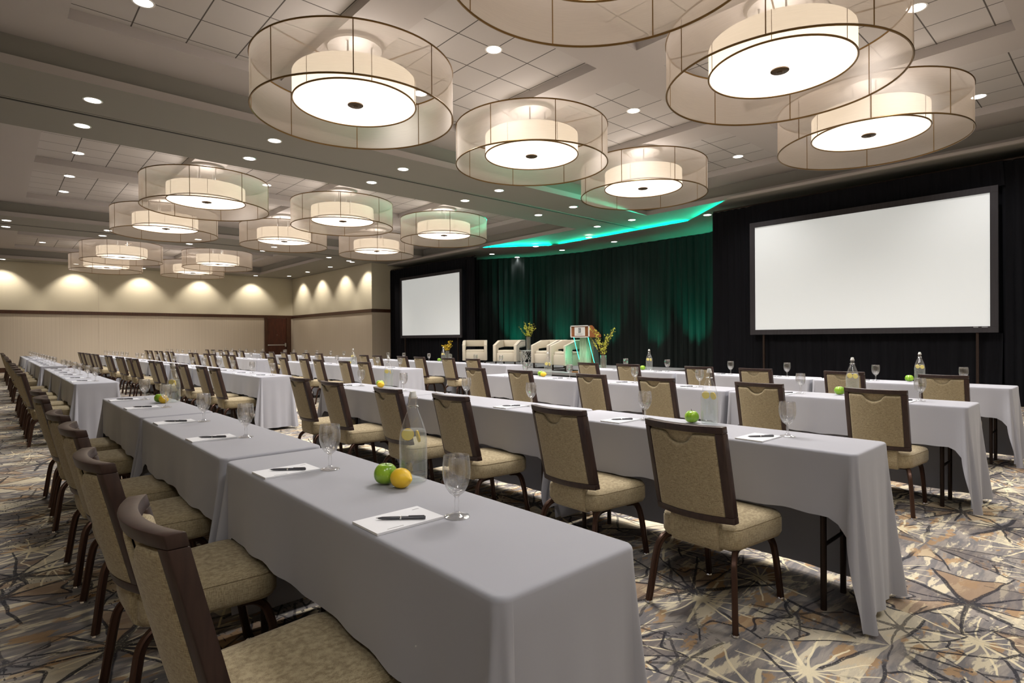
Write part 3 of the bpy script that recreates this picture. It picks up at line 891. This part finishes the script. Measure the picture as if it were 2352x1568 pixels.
def bottle_proto():
    b = thing('water_bottle', 'x', 'bottle')
    MB().lathe([(0, .002), (.044, .0), (.049, .006), (.050, .02), (.0505, .15), (.047, .178), (.036, .215), (.022, .252), (.0165, .268), (.0195, .271), (.0195, .275), (.016, .278), (.0155, .298), (.018, .301), (.018, .306), (.014, .308)], 40).build('glass_body', MAT['bottle'], b)
    MB().lathe([(0, .008), (.042, .008), (.0465, .014), (.0475, .15), (.0445, .176), (.0405, .188), (0, .188)], 32).build('water', MAT['water'], b)
    st = MB().lathe([(0, .304), (.0135, .304), (.0145, .308), (.0145, .312), (.012, .318), (.011, .326), (0, .328)], 20).build('stopper', MAT['porcelain'], b)
    MB().lathe([(.0135, .3005), (.0165, .302), (.0165, .305), (.0135, .3065)], 20).build('seal', MAT['rubber'], b)
    wi = MB()
    for sx in (-1, 1):
        wi.tube([(sx*.012, 0, .321), (sx*.020, 0, .320), (sx*.0235, 0, .312), (sx*.022, 0, .300), (sx*.0275, .002, .284), (sx*.0255, .002, .266), (sx*.021, .001, .262), (sx*.0195, 0, .273)], (.0011, 6))
    wi.tube([(.0205*cos(2*pi*k/20), .0205*sin(2*pi*k/20), .273) for k in range(20)], (.0011, 5), closed=True)
    wi.build('wire_bail', MAT['chrome'], b)
    return b
BP = Proto(bottle_proto())
def slice_proto():
    s = thing('lemon_slice', 'x', 'lemon slice')
    MB().lathe([(0, -.0025), (.0205, -.0025), (.0205, .0025), (0, .0025)], 24, rot=Matrix.Rotation(radians(90), 3, 'Y')).build('flesh', MAT['slice'], s)
    MB().lathe([(.0205, -.0027), (.0222, -.0027), (.0222, .0027), (.0205, .0027)], 24, closed=True, rot=Matrix.Rotation(radians(90), 3, 'Y')).build('peel', MAT['lemon'], s)
    return s
SP = Proto(slice_proto())
def apple_proto():
    a = thing('green_apple', 'x', 'apple')
    prof = []
    for k in range(19):
        t = pi*k/18; r = .0415*sin(t)**.92*(1+.06*cos(t)); z = .039-.039*cos(t)
        if t > 2.3: z -= .012*((t-2.3)/.84)**2
        if t < .6: z += .005*(1-t/.6)
        prof.append((max(r, 0.0), z))
    mb = MB(); mb.lathe(prof, 32)
    mb.v = [(x*(1+.018*cos(5*atan2(y, x))), y*(1+.018*cos(5*atan2(y, x))), z) for x, y, z in mb.v]
    mb.build('fruit', MAT['apple'], a)
    MB().tube([(0, 0, .062), (.001, .001, .072), (.005, .002, .084)], (.0013, 6)).build('stem', MAT['stemwood'], a)
    return a
AP = Proto(apple_proto())
def lemon_proto():
    prof = [(0, -.049), (.004, -.048), (.0065, -.044), (.010, -.040), (.019, -.034), (.029, -.022), (.0345, -.008), (.035, .006), (.031, .020), (.022, .032), (.011, .039), (.004, .042), (0, .043)]
    o = MB().lathe(prof, 28, (0, 0, .034), rot=Matrix.Rotation(radians(90), 3, 'Y')).build('lemon', MAT['lemon'])
    o['category'] = 'lemon'; return o
LP = Proto(lemon_proto())

ORD = ['first', 'second', 'third', 'fourth', 'fifth', 'sixth']
ROWN = ['leftmost row', 'second row', 'third row', 'stage row']
BLKN = ['nearest block', 'second block', 'third block', 'farthest block']
TBN = ['near end table', 'middle table', 'far end table']
ROWX = [.735, 2.765, 5.13, 7.19]
# per row: block starts and pitch
START = [[.84, 8.75, 15.5, 21.9], [.82, 8.28, 14.2, 20.3], [.82, 8.45, 15.6, 22.4], [.82, 8.05, 14.95, 21.6]]
PITCH = [[1.855, 1.84, 1.84, 1.84], [1.835, 1.83, 1.83, 1.83], [1.835, 1.83, 1.83, 1.83], [1.835, 1.83, 1.83, 1.83]]
# measured chair centres for the front blocks
CH = {(0, 0): [1.49, 2.38, 3.27, 3.95, 5.12, 5.85], (1, 0): [1.38, 2.16, 3.17, 3.98, 4.98, 5.73], (2, 0): [1.29, 2.13, 3.08, 3.89, 5.0, 5.88], (3, 0): [1.28, 2.14, 3.10, 3.83, 4.80, 5.68],
      (1, 1): [8.70, 9.46, 10.4, 11.1, 12.1, 12.9], (2, 1): [8.90, 9.60, 10.72, 11.45, 12.5, 13.2], (3, 1): [8.52, 9.30, 10.19, 11.04, 12.02, 12.82],
      (3, 2): [15.42, 16.3, 17.26, 18.02, 19.06, 19.85], (1, 2): [14.72, 15.49, 16.3, 17.0, 18.0, 18.8], (2, 2): [16.0, 16.75, 17.7, 18.55, 19.5, 20.3]}
GL = {(0, 0): [1.34, 2.18, 3.22, 4.04, 5.12, 5.93], (1, 0): [1.228, 2.094, 3.116, 3.921, 4.947, 5.83], (2, 0): [1.17, 2.07, 3.06, 3.87, 4.86, 5.67], (3, 0): [1.24, 2.04, 3.02, 3.77, 4.76, 5.52],
      (1, 1): [8.55, 9.42, 10.4, 11.2, 12.2, 13.0], (2, 1): [8.9, 9.71, 10.66, 11.45, 12.47, 13.2], (3, 1): [8.53, 9.34, 10.23, 11.05, 12.13, 12.88]}
ZC = TH+.0045
rr = random.Random(3)
for r in range(4):
    X0 = ROWX[r]
    for b in range(4):
        s0, pt = START[r][b], PITCH[r][b]
        for t in range(3):
            yc = s0 + TL/2 + t*pt + .01
            TP.put((X0+TW/2, yc, 0), 0, 'folding table under a grey cloth, %s of the %s, %s' % (TBN[t], ROWN[r], BLKN[b]), 'cloth covered folding tables')
            key = (t == 0, t == 2)
            cl = bpy.data.objects.new('tablecloth', CLOTHS[key][(r+b+t) % 2]); COL.objects.link(cl)
            cl.location = (X0+TW/2, yc, 0)
            tag(cl, 'grey tablecloth draped on the %s of the %s, %s' % (TBN[t], ROWN[r], BLKN[b]), 'tablecloth', 'grey tablecloths')
        chy = list(CH.get((r, b), ())) or [s0+.49+(k//2)*pt+(k % 2)*.80 for k in range(6)]
        for k in range(6):
            if (r, b) == (0, 0): break
            t0 = s0+.01+(k//2)*pt; mn = .44
            chy[k] = min(max(chy[k], t0+mn), t0+TL-mn)
        gly = GL.get((r, b)) or [s0+.42+(k//2)*pt+(k % 2)*.84 for k in range(6)]
        for k in range(6):
            dx = rr.uniform(-.012, .012)
            CP.put((X0-.17+dx, chy[k], 0), rr.uniform(-.03, .03), 'olive fabric banquet chair, %s from the near end of the %s, %s' % (ORD[k], ROWN[r], BLKN[b]), 'banquet chairs along the tables')
            gx = X0+.262+rr.uniform(-.006, .006)
            where = '%s place from near end, %s, %s' % (ORD[k], ROWN[r], BLKN[b])
            GP.put((gx, gly[k], ZC), rr.uniform(0, 6), 'empty water goblet, '+where, 'water goblets on the tables')
            px, py = X0+.118, gly[k]+.085
            NP.put((px, py, ZC), rr.uniform(-.02, .02), 'white notepad, '+where, 'notepads on the tables')
            PNP.put((px+.0, py-.01, ZC+.0064), radians(-38)+rr.uniform(-.04, .04), 'dark grey pen on its notepad, '+where, 'pens on the notepads')

# bottles with fruit: row, block, y of bottle, apple, lemon
FR = [(0, 0, 1.79, 1, 1), (0, 0, 5.52, 1, 1), (1, 0, 1.735, 1, 0), (1, 0, 5.47, 1, 1), (2, 0, 1.69, 1, 0), (2, 0, 5.37, 1, 1), (3, 0, 1.65, 1, 0), (3, 0, 5.17, 1, 0), (2, 1, 10.98, 1, 1), (3, 1, 10.68, 1, 0)]
nb = {}
for r, b, y, ha, hl in FR:
    X0 = ROWX[r]; k = nb.get((r, b), 0); nb[(r, b)] = k+1
    end = ('near' if k == 0 else 'far') if b == 0 else 'middle'
    pl = '%s of the %s, %s' % (end+' end' if b == 0 else 'middle', ROWN[r], BLKN[b])
    BP.put((X0+.40, y, ZC), radians(30+40*k), 'swing top bottle of lemon water, '+pl, 'swing top water bottles')
    for q in range(2):
        s_ = SP.put((X0+.40+(-.012 if q else .008), y+(.017 if q else -.02), ZC+.165+.004*q), radians(50 if q else -20), ('left' if q else 'right')+' lemon slice in the bottle, '+pl, 'lemon slices in the bottles')
        s_.rotation_euler[1] = radians(12 if q else -10)
    if ha: AP.put((X0+(.303 if r == 0 else .345), y+(.03 if r == 0 else .085), ZC), rr.uniform(0, 6), 'green apple beside the bottle, '+pl, 'green apples')
    if hl: LP.put((X0+(.315 if r == 0 else .30), y-(.055 if r == 0 else .01), ZC), radians(105), 'yellow lemon beside the apple, '+pl, 'lemons')

# ------------------------------------------------------------------ drapes and screens
def drape(path, z0, z1, amp, lam, seed, rows=10, gather=0, off=0.0):
    rnd = random.Random(seed); P = [Vector((*p, 0)) for p in path]; S = [0]
    for a, b_ in zip(P, P[1:]): S.append(S[-1]+(b_-a).length)
    L = S[-1]; n = int(L/(lam/7)); phs = [rnd.uniform(0, 6.28) for _ in range(4)]
    jit = []; acc = 0
    def at(s):
        for i in range(len(P)-1):
            if s <= S[i+1] or i == len(P)-2:
                t = (s-S[i])/(S[i+1]-S[i]); d = (P[i+1]-P[i]).normalized()
                return P[i]+(P[i+1]-P[i])*t, Vector((-d.y, d.x, 0))
    def fn(i, j):
        s = L*i/n; p, nn = at(s); t = j/(rows-1)
        w_ = s + .35*lam*sin(s*1.7+phs[0]) + .2*lam*sin(s*4.1+phs[1])
        f = sin(2*pi*w_/lam) + .45*sin(2*pi*w_/lam*2.3+phs[2]) + .25*sin(2*pi*w_/lam*.37+phs[3])
        k = amp*(1-.35*t) if not gather else amp*(.5+.5*(1-t))
        drift = .03*sin(s*3+phs[3])*(1-t)
        d_ = (P[1]-P[0]).normalized()
        q = p + nn*(f*k*.5+off) + d_*drift
        return (q.x, q.y, z0+(z1-z0)*t)
    return MB().grid(n+1, rows, fn)
XD = 13.4
def screen_bay(y0, y1, sy0, sy1, side):
    c = thing('black_drape', 'black drape with valance hung around the %s screen' % side, 'drape')
    drape([(XD+.10, y1), (XD+.10, y0)], .01, 4.33, .05, .24, 3+int(y0)).build('drape_panel', MAT['black'], c, angle=80)
    drape([(XD, y1), (XD, sy1+.02)], .01, 4.36, .05, .20, 5).build('side_panel', MAT['black'], c, angle=80)
    drape([(XD, sy0-.02), (XD, y0)], .01, 4.36, .05, .20, 6).build('side_panel', MAT['black'], c, angle=80)
    drape([(XD-.04, sy1+.04), (XD-.04, sy0-.04)], 3.93, 4.37, .03, .17, 7, 5).build('valance', MAT['black'], c, angle=80)
    drape([(XD-.02, sy1+.04), (XD-.02, sy0-.04)], .01, 1.30, .05, .21, 8).build('skirt', MAT['black'], c, angle=80)
    MB().tube([(XD+.03, y0, 4.39), (XD+.03, y1, 4.39)], (.022, 8)).build('drape_pipe', MAT['black_leg'], c)
    s = thing('projection_screen', '%s projection screen, blank white in a black velvet border' % side, 'projection screen', 'projection screens')
    xs = XD-.20; z0, z1 = 1.31, 3.92; bw = .115
    MB().box((xs, (sy0+sy1)/2, (z0+z1)/2), (.012, sy1-sy0-2*bw+.02, z1-z0-2*bw+.02)).build('screen_surface', MAT['screen'], s, smooth=False)
    f = MB()
    f.box((xs-.004, (sy0+sy1)/2, z0+bw/2), (.05, sy1-sy0, bw)); f.box((xs-.004, (sy0+sy1)/2, z1-bw/2), (.05, sy1-sy0, bw))
    f.box((xs-.004, sy0+bw/2, (z0+z1)/2), (.05, bw, z1-z0-2*bw)); f.box((xs-.004, sy1-bw/2, (z0+z1)/2), (.05, bw, z1-z0-2*bw))
    f.build('border', MAT['scrframe'], s, smooth=False, bevel=.003)
    if side == 'right':
        MB().box((xs-.0305, sy0+.19, z0+.10), (.002, .085, .014)).build('maker_plate', MAT['ink'], s, smooth=False); MB().box((xs-.0305, sy0+.315, z0+.10), (.002, .07, .014)).build('maker_plate', MAT['ink'], s, smooth=False)
    for y in (sy0+.3, sy1-.3):
        MB().box((xs+.03, y, z0/2+.02), (.04, .04, z0+.04)).build('support_leg', MAT['black_leg'], s, smooth=False)
screen_bay(-1.9, 7.22, 1.70, 6.18, 'right')
screen_bay(16.8, 22.9, 17.33, 21.72, 'left')
bd = drape([(14.7, 19.55), (16.45, 16.5), (16.95, 14.6), (16.95, 9.3), (15.3, 6.4)], .01, ZL-.02, .12, .30, 21, 14).build('stage_backdrop', MAT['backdrop'], angle=80)
tag(bd, 'dark floor length backdrop drape behind the stage, lit green from below', 'drape')

# ------------------------------------------------------------------ stage
st = thing('stage_platform', 'low grey topped stage platform in front of the backdrop', 'stage')
SX0, SX1, SY0, SY1, SZ = 10.45, 14.2, 8.15, 16.2, .41
MB().box(((SX0+SX1)/2, (SY0+SY1)/2, SZ-.03), (SX1-SX0, SY1-SY0, .06)).build('deck', MAT['stagetop'], st, smooth=False)
MB().box(((SX0+SX1)/2, (SY0+SY1)/2, (SZ-.06)/2), (SX1-SX0-.06, SY1-SY0-.06, SZ-.06)).build('skirt', MAT['stageskirt'], st, smooth=False)

def armchair(loc, az, label):
    a = thing('armchair', label, 'armchair', 'cream armchairs on the stage', loc, az)
    W, D, H = .80, .74, .81    # front faces +x
    b = MB().box((-.02, 0, .285), (D-.06, W-.16, .27)); b.build('seat_base', MAT['cream'], a, bevel=.02)
    MB().box((.03, 0, .445), (D-.20, W-.20, .11)).build('seat_cushion', MAT['cream'], a, bevel=.035)
    # arm posts at the front, sloped arm bands and the back band
    for sy in (-1, 1):
        m_ = MB(); y = sy*(W/2-.05)
        prof = [(D/2, .15), (D/2, .66), (.02, .80), (-D/2+.02, .81), (-D/2+.02, .60), (D/2-.22, .56), (D/2-.22, .43), (-D/2+.06, .43), (-D/2+.06, .15)]
        l0 = [Vector((x, y-.05, z)) for x, z in prof]; l1 = [Vector((x, y+.05, z)) for x, z in prof]
        m_.loft([l0, l1]); fix_normals(m_.build('arm', MAT['cream'], a, bevel=.016))
        nl = MB(); yy = y+sy*.052
        def run(p, q):
            L = math.hypot(q[0]-p[0], q[1]-p[1]); n = max(2, int(L/.034))
            for i in range(n):
                t = i/n; nl.lathe([(.012, 0), (.009, .005), (0, .007)], 8, (p[0]+(q[0]-p[0])*t, yy, p[1]+(q[1]-p[1])*t), rot=Matrix.Rotation(radians(-90*sy), 3, 'X'))
        run((D/2-.025, .17), (D/2-.025, .635)); run((D/2-.025, .64), (.02, .775)); run((.02, .775), (-D/2+.04, .785))
        run((D/2-.20, .17), (D/2-.20, .56)); run((D/2-.24, .585), (-D/2+.04, .62)); run((D/2-.2, .17), (D/2-.04, .17))
        nl.build('nailhead_trim', MAT['nail'], a)
    bk = MB().box((-D/2+.07, 0, .705), (.12, W-.18, .21)); bk.build('backrest', MAT['cream'], a, bevel=.02)
    MB().box((-D/2+.05, 0, .29), (.08, W-.2, .28)).build('lower_back', MAT['cream'], a, bevel=.01)
    for sy in (-1, 1):
        l = MB(); y = sy*(W/2-.08)
        l.box((D/2-.05, y, .075), (.035, .035, .15)); l.box((-D/2+.09, y, .075), (.035, .035, .15)); l.box((.0, y, .012), (D-.12, .03, .024))
        l.build('sled_leg', MAT['black_leg'], a, smooth=False)
    return a
def azv(x, y): return atan2(y, x)
for (x, y, off, lab) in ((11.85, 14.86, 2, 'cream armchair facing the camera, leftmost on the stage'), (11.95, 13.27, 24, 'cream armchair left of the small silver table on the stage'),
                         (11.8, 11.39, 50, 'cream armchair right of the small silver table on the stage'), (11.22, 10.11, 58, 'cream armchair with bold nailhead trim beside the lectern')):
    armchair((x, y, SZ), azv(x, y)+pi-radians(off), lab)

# silver branch table
def branch_table(loc):
    t = thing('side_table', 'round silver side table of interlaced branches between armchairs', 'side table', None, loc)
    R, H = .235, .50; rnd = random.Random(9)
    MB().lathe([(0, H-.012), (R, H-.012), (R+.006, H-.006), (R, H), (0, H)], 40).build('table_top', MAT['silver'], t)
    q = MB()
    ring_tube(q, R-.01, .01, .008, 40); ring_tube(q, R-.01, H-.02, .008, 40)
    for k in range(26):
        a0 = 2*pi*k/26+rnd.uniform(-.1, .1); am = rnd.uniform(.12, .3); ph = rnd.uniform(0, 6.28); fr = rnd.choice((1, 1.5, 2)); dr_ = rnd.uniform(-.6, .6)
        q.tube([((R-.01)*cos(a0+am*sin(fr*pi*u/9*2+ph)+dr_*u/9), (R-.01)*sin(a0+am*sin(fr*pi*u/9*2+ph)+dr_*u/9), .01+(H-.03)*u/9) for u in range(10)], (.0065, 5))
    q.build('branch_lattice', MAT['silver'], t)
branch_table((11.85, 12.31, SZ))

def flowers(loc, vh, vr, fh, spread, mat, label, seed, n=9, per=46):
    v = thing('flower_vase', label, 'flower vase', 'vases of flowering branches', loc)
    MB().lathe([(0, .004), (vr*.92, 0), (vr, .008), (vr, vh), (vr-.004, vh), (vr-.006, .02), (0, .018)], 28).build('vase', MAT['vase'], v)
    rnd = random.Random(seed); tw = MB(); bl = MB()
    for k in range(n):
        a = 2*pi*k/n+rnd.uniform(-.3, .3); sp = spread*rnd.uniform(.25, 1.0); hh = fh*rnd.uniform(.62, 1.0)
        base = Vector((vr*.5*cos(a+2), vr*.5*sin(a+2), .03)); P = []
        for i in range(9):
            u = i/8; out = max(0, u-.3)/.7
            P.append(base + Vector((sp*cos(a)*out**1.3 + .02*sin(u*9+k), sp*sin(a)*out**1.3 + .02*cos(u*8+k), hh*u)))
        tw.tube(P, (.0032, 5))
        tips = [P]
        for s_ in range(3):
            i = rnd.randint(4, 7); d = Vector((rnd.uniform(-1, 1), rnd.uniform(-1, 1), rnd.uniform(.3, 1.2))).normalized()*rnd.uniform(.08, .16)
            Q = [P[i], P[i]+d*.5, P[i]+d]; tw.tube(Q, (.002, 4)); tips.append(Q)
        for _ in range(per):
            T = rnd.choice(tips) if rnd.random() < .6 else P; i = rnd.randint(0, len(T)-2); u = rnd.random(); p = T[i]*(1-u)+T[i+1]*u
            if p.z < vh+.02: continue
            p = p+Vector((rnd.uniform(-1, 1), rnd.uniform(-1, 1), rnd.uniform(-1, 1)))*.014
            R = Matrix.Rotation(rnd.uniform(0, 6.28), 3, Vector((rnd.uniform(-1, 1), rnd.uniform(-1, 1), rnd.uniform(-1, 1))).normalized()); s2 = rnd.uniform(.010, .019)
            for kk in range(4):
                e = radians(90*kk); c_, s__ = cos(e), sin(e)
                vs = [p, p+R@Vector((s2*c_-s2*.35*s__, s2*s__+s2*.35*c_, .003)), p+R@Vector((s2*1.3*c_, s2*1.3*s__, .006)), p+R@Vector((s2*c_+s2*.35*s__, s2*s__-s2*.35*c_, .003))]
                bl.add(vs, [(0, 1, 2, 3)])
    tw.build('branch', MAT['twig'], v); bl.build('blossom', mat, v, smooth=False)
flowers((11.85, 12.31, SZ+.50), .40, .062, .86, .36, MAT['limebloom'], 'vase of yellow green flowering branches on the silver side table', 4, 10, 60)
flowers((10.9, 15.1, SZ), .47, .06, .85, .20, MAT['forsythia'], 'tall vase of golden yellow branches left of the armchairs', 5, 9, 60)
flowers((10.62, 8.50, SZ), .45, .07, 1.12, .33, MAT['limebloom'], 'tall vase of yellow green branches right of the lectern', 6, 11, 55)

# lectern
lc = thing('lectern', 'wooden lectern with framed white sign and green lit edges', 'lectern', None, (10.85, 9.24, SZ))
m_ = MB(); y = .30
prof = [(-.20, .87), (-.20, 1.165), (-.10, 1.165), (-.04, 1.13), (.04, 1.04), (.16, .99), (.24, .93), (.24, .87)]
m_.loft([[Vector((x, -y, z)) for x, z in prof], [Vector((x, y, z)) for x, z in prof]]); fix_normals(m_.build('lectern_head', MAT['walnut'], lc, smooth=False, bevel=.004))
fr = MB()
for (yy, zz, sy_, sz_) in ((0, .881, .60, .022), (0, 1.154, .60, .022), (-.289, 1.0175, .022, .295), (.289, 1.0175, .022, .295)): fr.box((-.212, yy, zz), (.024, sy_, sz_))
fr.build('front_frame', MAT['signwhite'], lc, smooth=False)
MB().box((-.206, .005, 1.018), (.014, .33, .215)).build('sign_board', MAT['signwhite'], lc, smooth=False)
em = MB()
# emblem: a dark upright block with a white letter E cut into it, small print under it
ex = -.2145
em.box((ex, .005, 1.045), (.004, .072, .118), mi=0)
for z_ in (1.083, 1.045, 1.007): em.box((ex-.002, .003, z_), (.004, .040, .012), mi=1)
em.box((ex-.002, .020, 1.045), (.004, .010, .086), mi=1)
for k_, (w_, z_) in enumerate(((.23, .958), (.15, .946))): em.box((ex, .005, z_), (.003, w_, .005), mi=2)
em.build('emblem', [MAT['signdark'], MAT['signwhite'], MAT['ink']], lc, smooth=False)
cl_ = MB(); l0 = [Vector((-.10, -.14, 0)), Vector((.06, -.14, 0)), Vector((.06, .14, 0)), Vector((-.10, .14, 0))]
l1 = [Vector((-.10, -.10, .87)), Vector((.06, -.10, .87)), Vector((.06, .10, .87)), Vector((-.10, .10, .87))]
cl_.loft([l0, l1]); fix_normals(cl_.build('column', MAT['greyoak'], lc, smooth=False, bevel=.004))
MB().box((.10, 0, .43), (.07, .34, .86), taper=.8).build('rear_post', MAT['walnut'], lc, smooth=False)
MB().box((.02, 0, .015), (.52, .62, .03)).build('base_plate', MAT['walnut'], lc, smooth=False, bevel=.005)
for sy in (-1, 1):
    f_ = MB(); yy = sy*.23
    a_ = [(-.17, .868), (.12, .868), (.30, .03), (.16, .03), (.04, .30)]
    f_.loft([[Vector((x, yy-.006, z)) for x, z in a_], [Vector((x, yy+.006, z)) for x, z in a_]]); fix_normals(f_.build('acrylic_fin', MAT['acrylic'], lc, smooth=False))
    e_ = MB(); e_.tube([(-.172, yy, .868), (-.07, yy, .58), (.035, yy, .30), (.155, yy, .03)], (.0085, 6)); e_.build('lit_edge', MAT['neon'], lc)
light('POINT', 'lamp', (-.2, -.25, .45), 2.5, GREEN, lc, shadow_soft_size=.1)
light('POINT', 'lamp', (-.25, .35, .45), 3.5, GREEN, lc, shadow_soft_size=.1)

# green up-lights on the floor behind the stage
def uplight(x, y, dx, dy, e, label):
    u = thing('stage_uplight', label, 'stage light', 'up-lights behind the stage', (x, y, 0))
    MB().lathe([(0, .0), (.09, .0), (.10, .02), (.10, .14), (.088, .15), (.086, .13), (0, .128)], 24).build('housing', MAT['black_leg'], u)
    MB().disc(.084, .131, 24).build('lens', MAT['neon'], u)
    l = light('SPOT', 'lamp', (0, 0, .17), e, GREEN, u, spot_size=radians(52), spot_blend=1.0, shadow_soft_size=.06)
    aim(l, (dx, dy, 1)); return u
for i, (x, y, dx, dy, k) in enumerate(((15.35, 16.9, .30, .18, 1.0), (16.0, 15.2, .30, .1, .8), (16.25, 13.2, .25, 0, .55), (16.3, 11.2, .25, 0, .5), (16.25, 9.7, .25, 0, .9), (15.9, 8.6, .22, -.1, 1.1), (14.5, 7.8, .1, .2, .3))):
    uplight(x, y, dx, dy, E_GREEN*k, '%s green up-light on the floor behind the stage, counted from the left' % ['first', 'second', 'third', 'fourth', 'fifth', 'sixth', 'seventh'][i])

# green strip lying in the cove above the stage edge
cv = thing('cove_light', 'green light strip hidden in the ceiling cove above the stage', 'cove light')
for i in (1, 2, 3):
    a, b_ = Vector((*TR[i], 0)), Vector((*TR[i+1], 0)); d = b_-a; L = d.length; nrm = Vector((-d.y, d.x, 0)).normalized()
    if nrm.x < 0: nrm = -nrm
    mid = (a+b_)/2 + nrm*.46
    MB().box((mid.x, mid.y, ZL+.026), (L-.3, .03, .010), Matrix.Rotation(atan2(d.y, d.x), 3, 'Z')).build('led_strip', MAT['neon'], cv, smooth=False)
    l = light('AREA', 'lamp', (mid.x, mid.y, ZL+.034), E_COVE*L/6, GREEN, cv, shape='RECTANGLE', size=L-.3, size_y=.03)
    dirv = (-nrm*1.0 + Vector((0, 0, .65))).normalized(); l.data.spread = radians(80)
    zax = -dirv; xax = d.normalized(); yax = zax.cross(xax)
    l.rotation_euler = Matrix((xax, yax, zax)).transposed().to_euler()
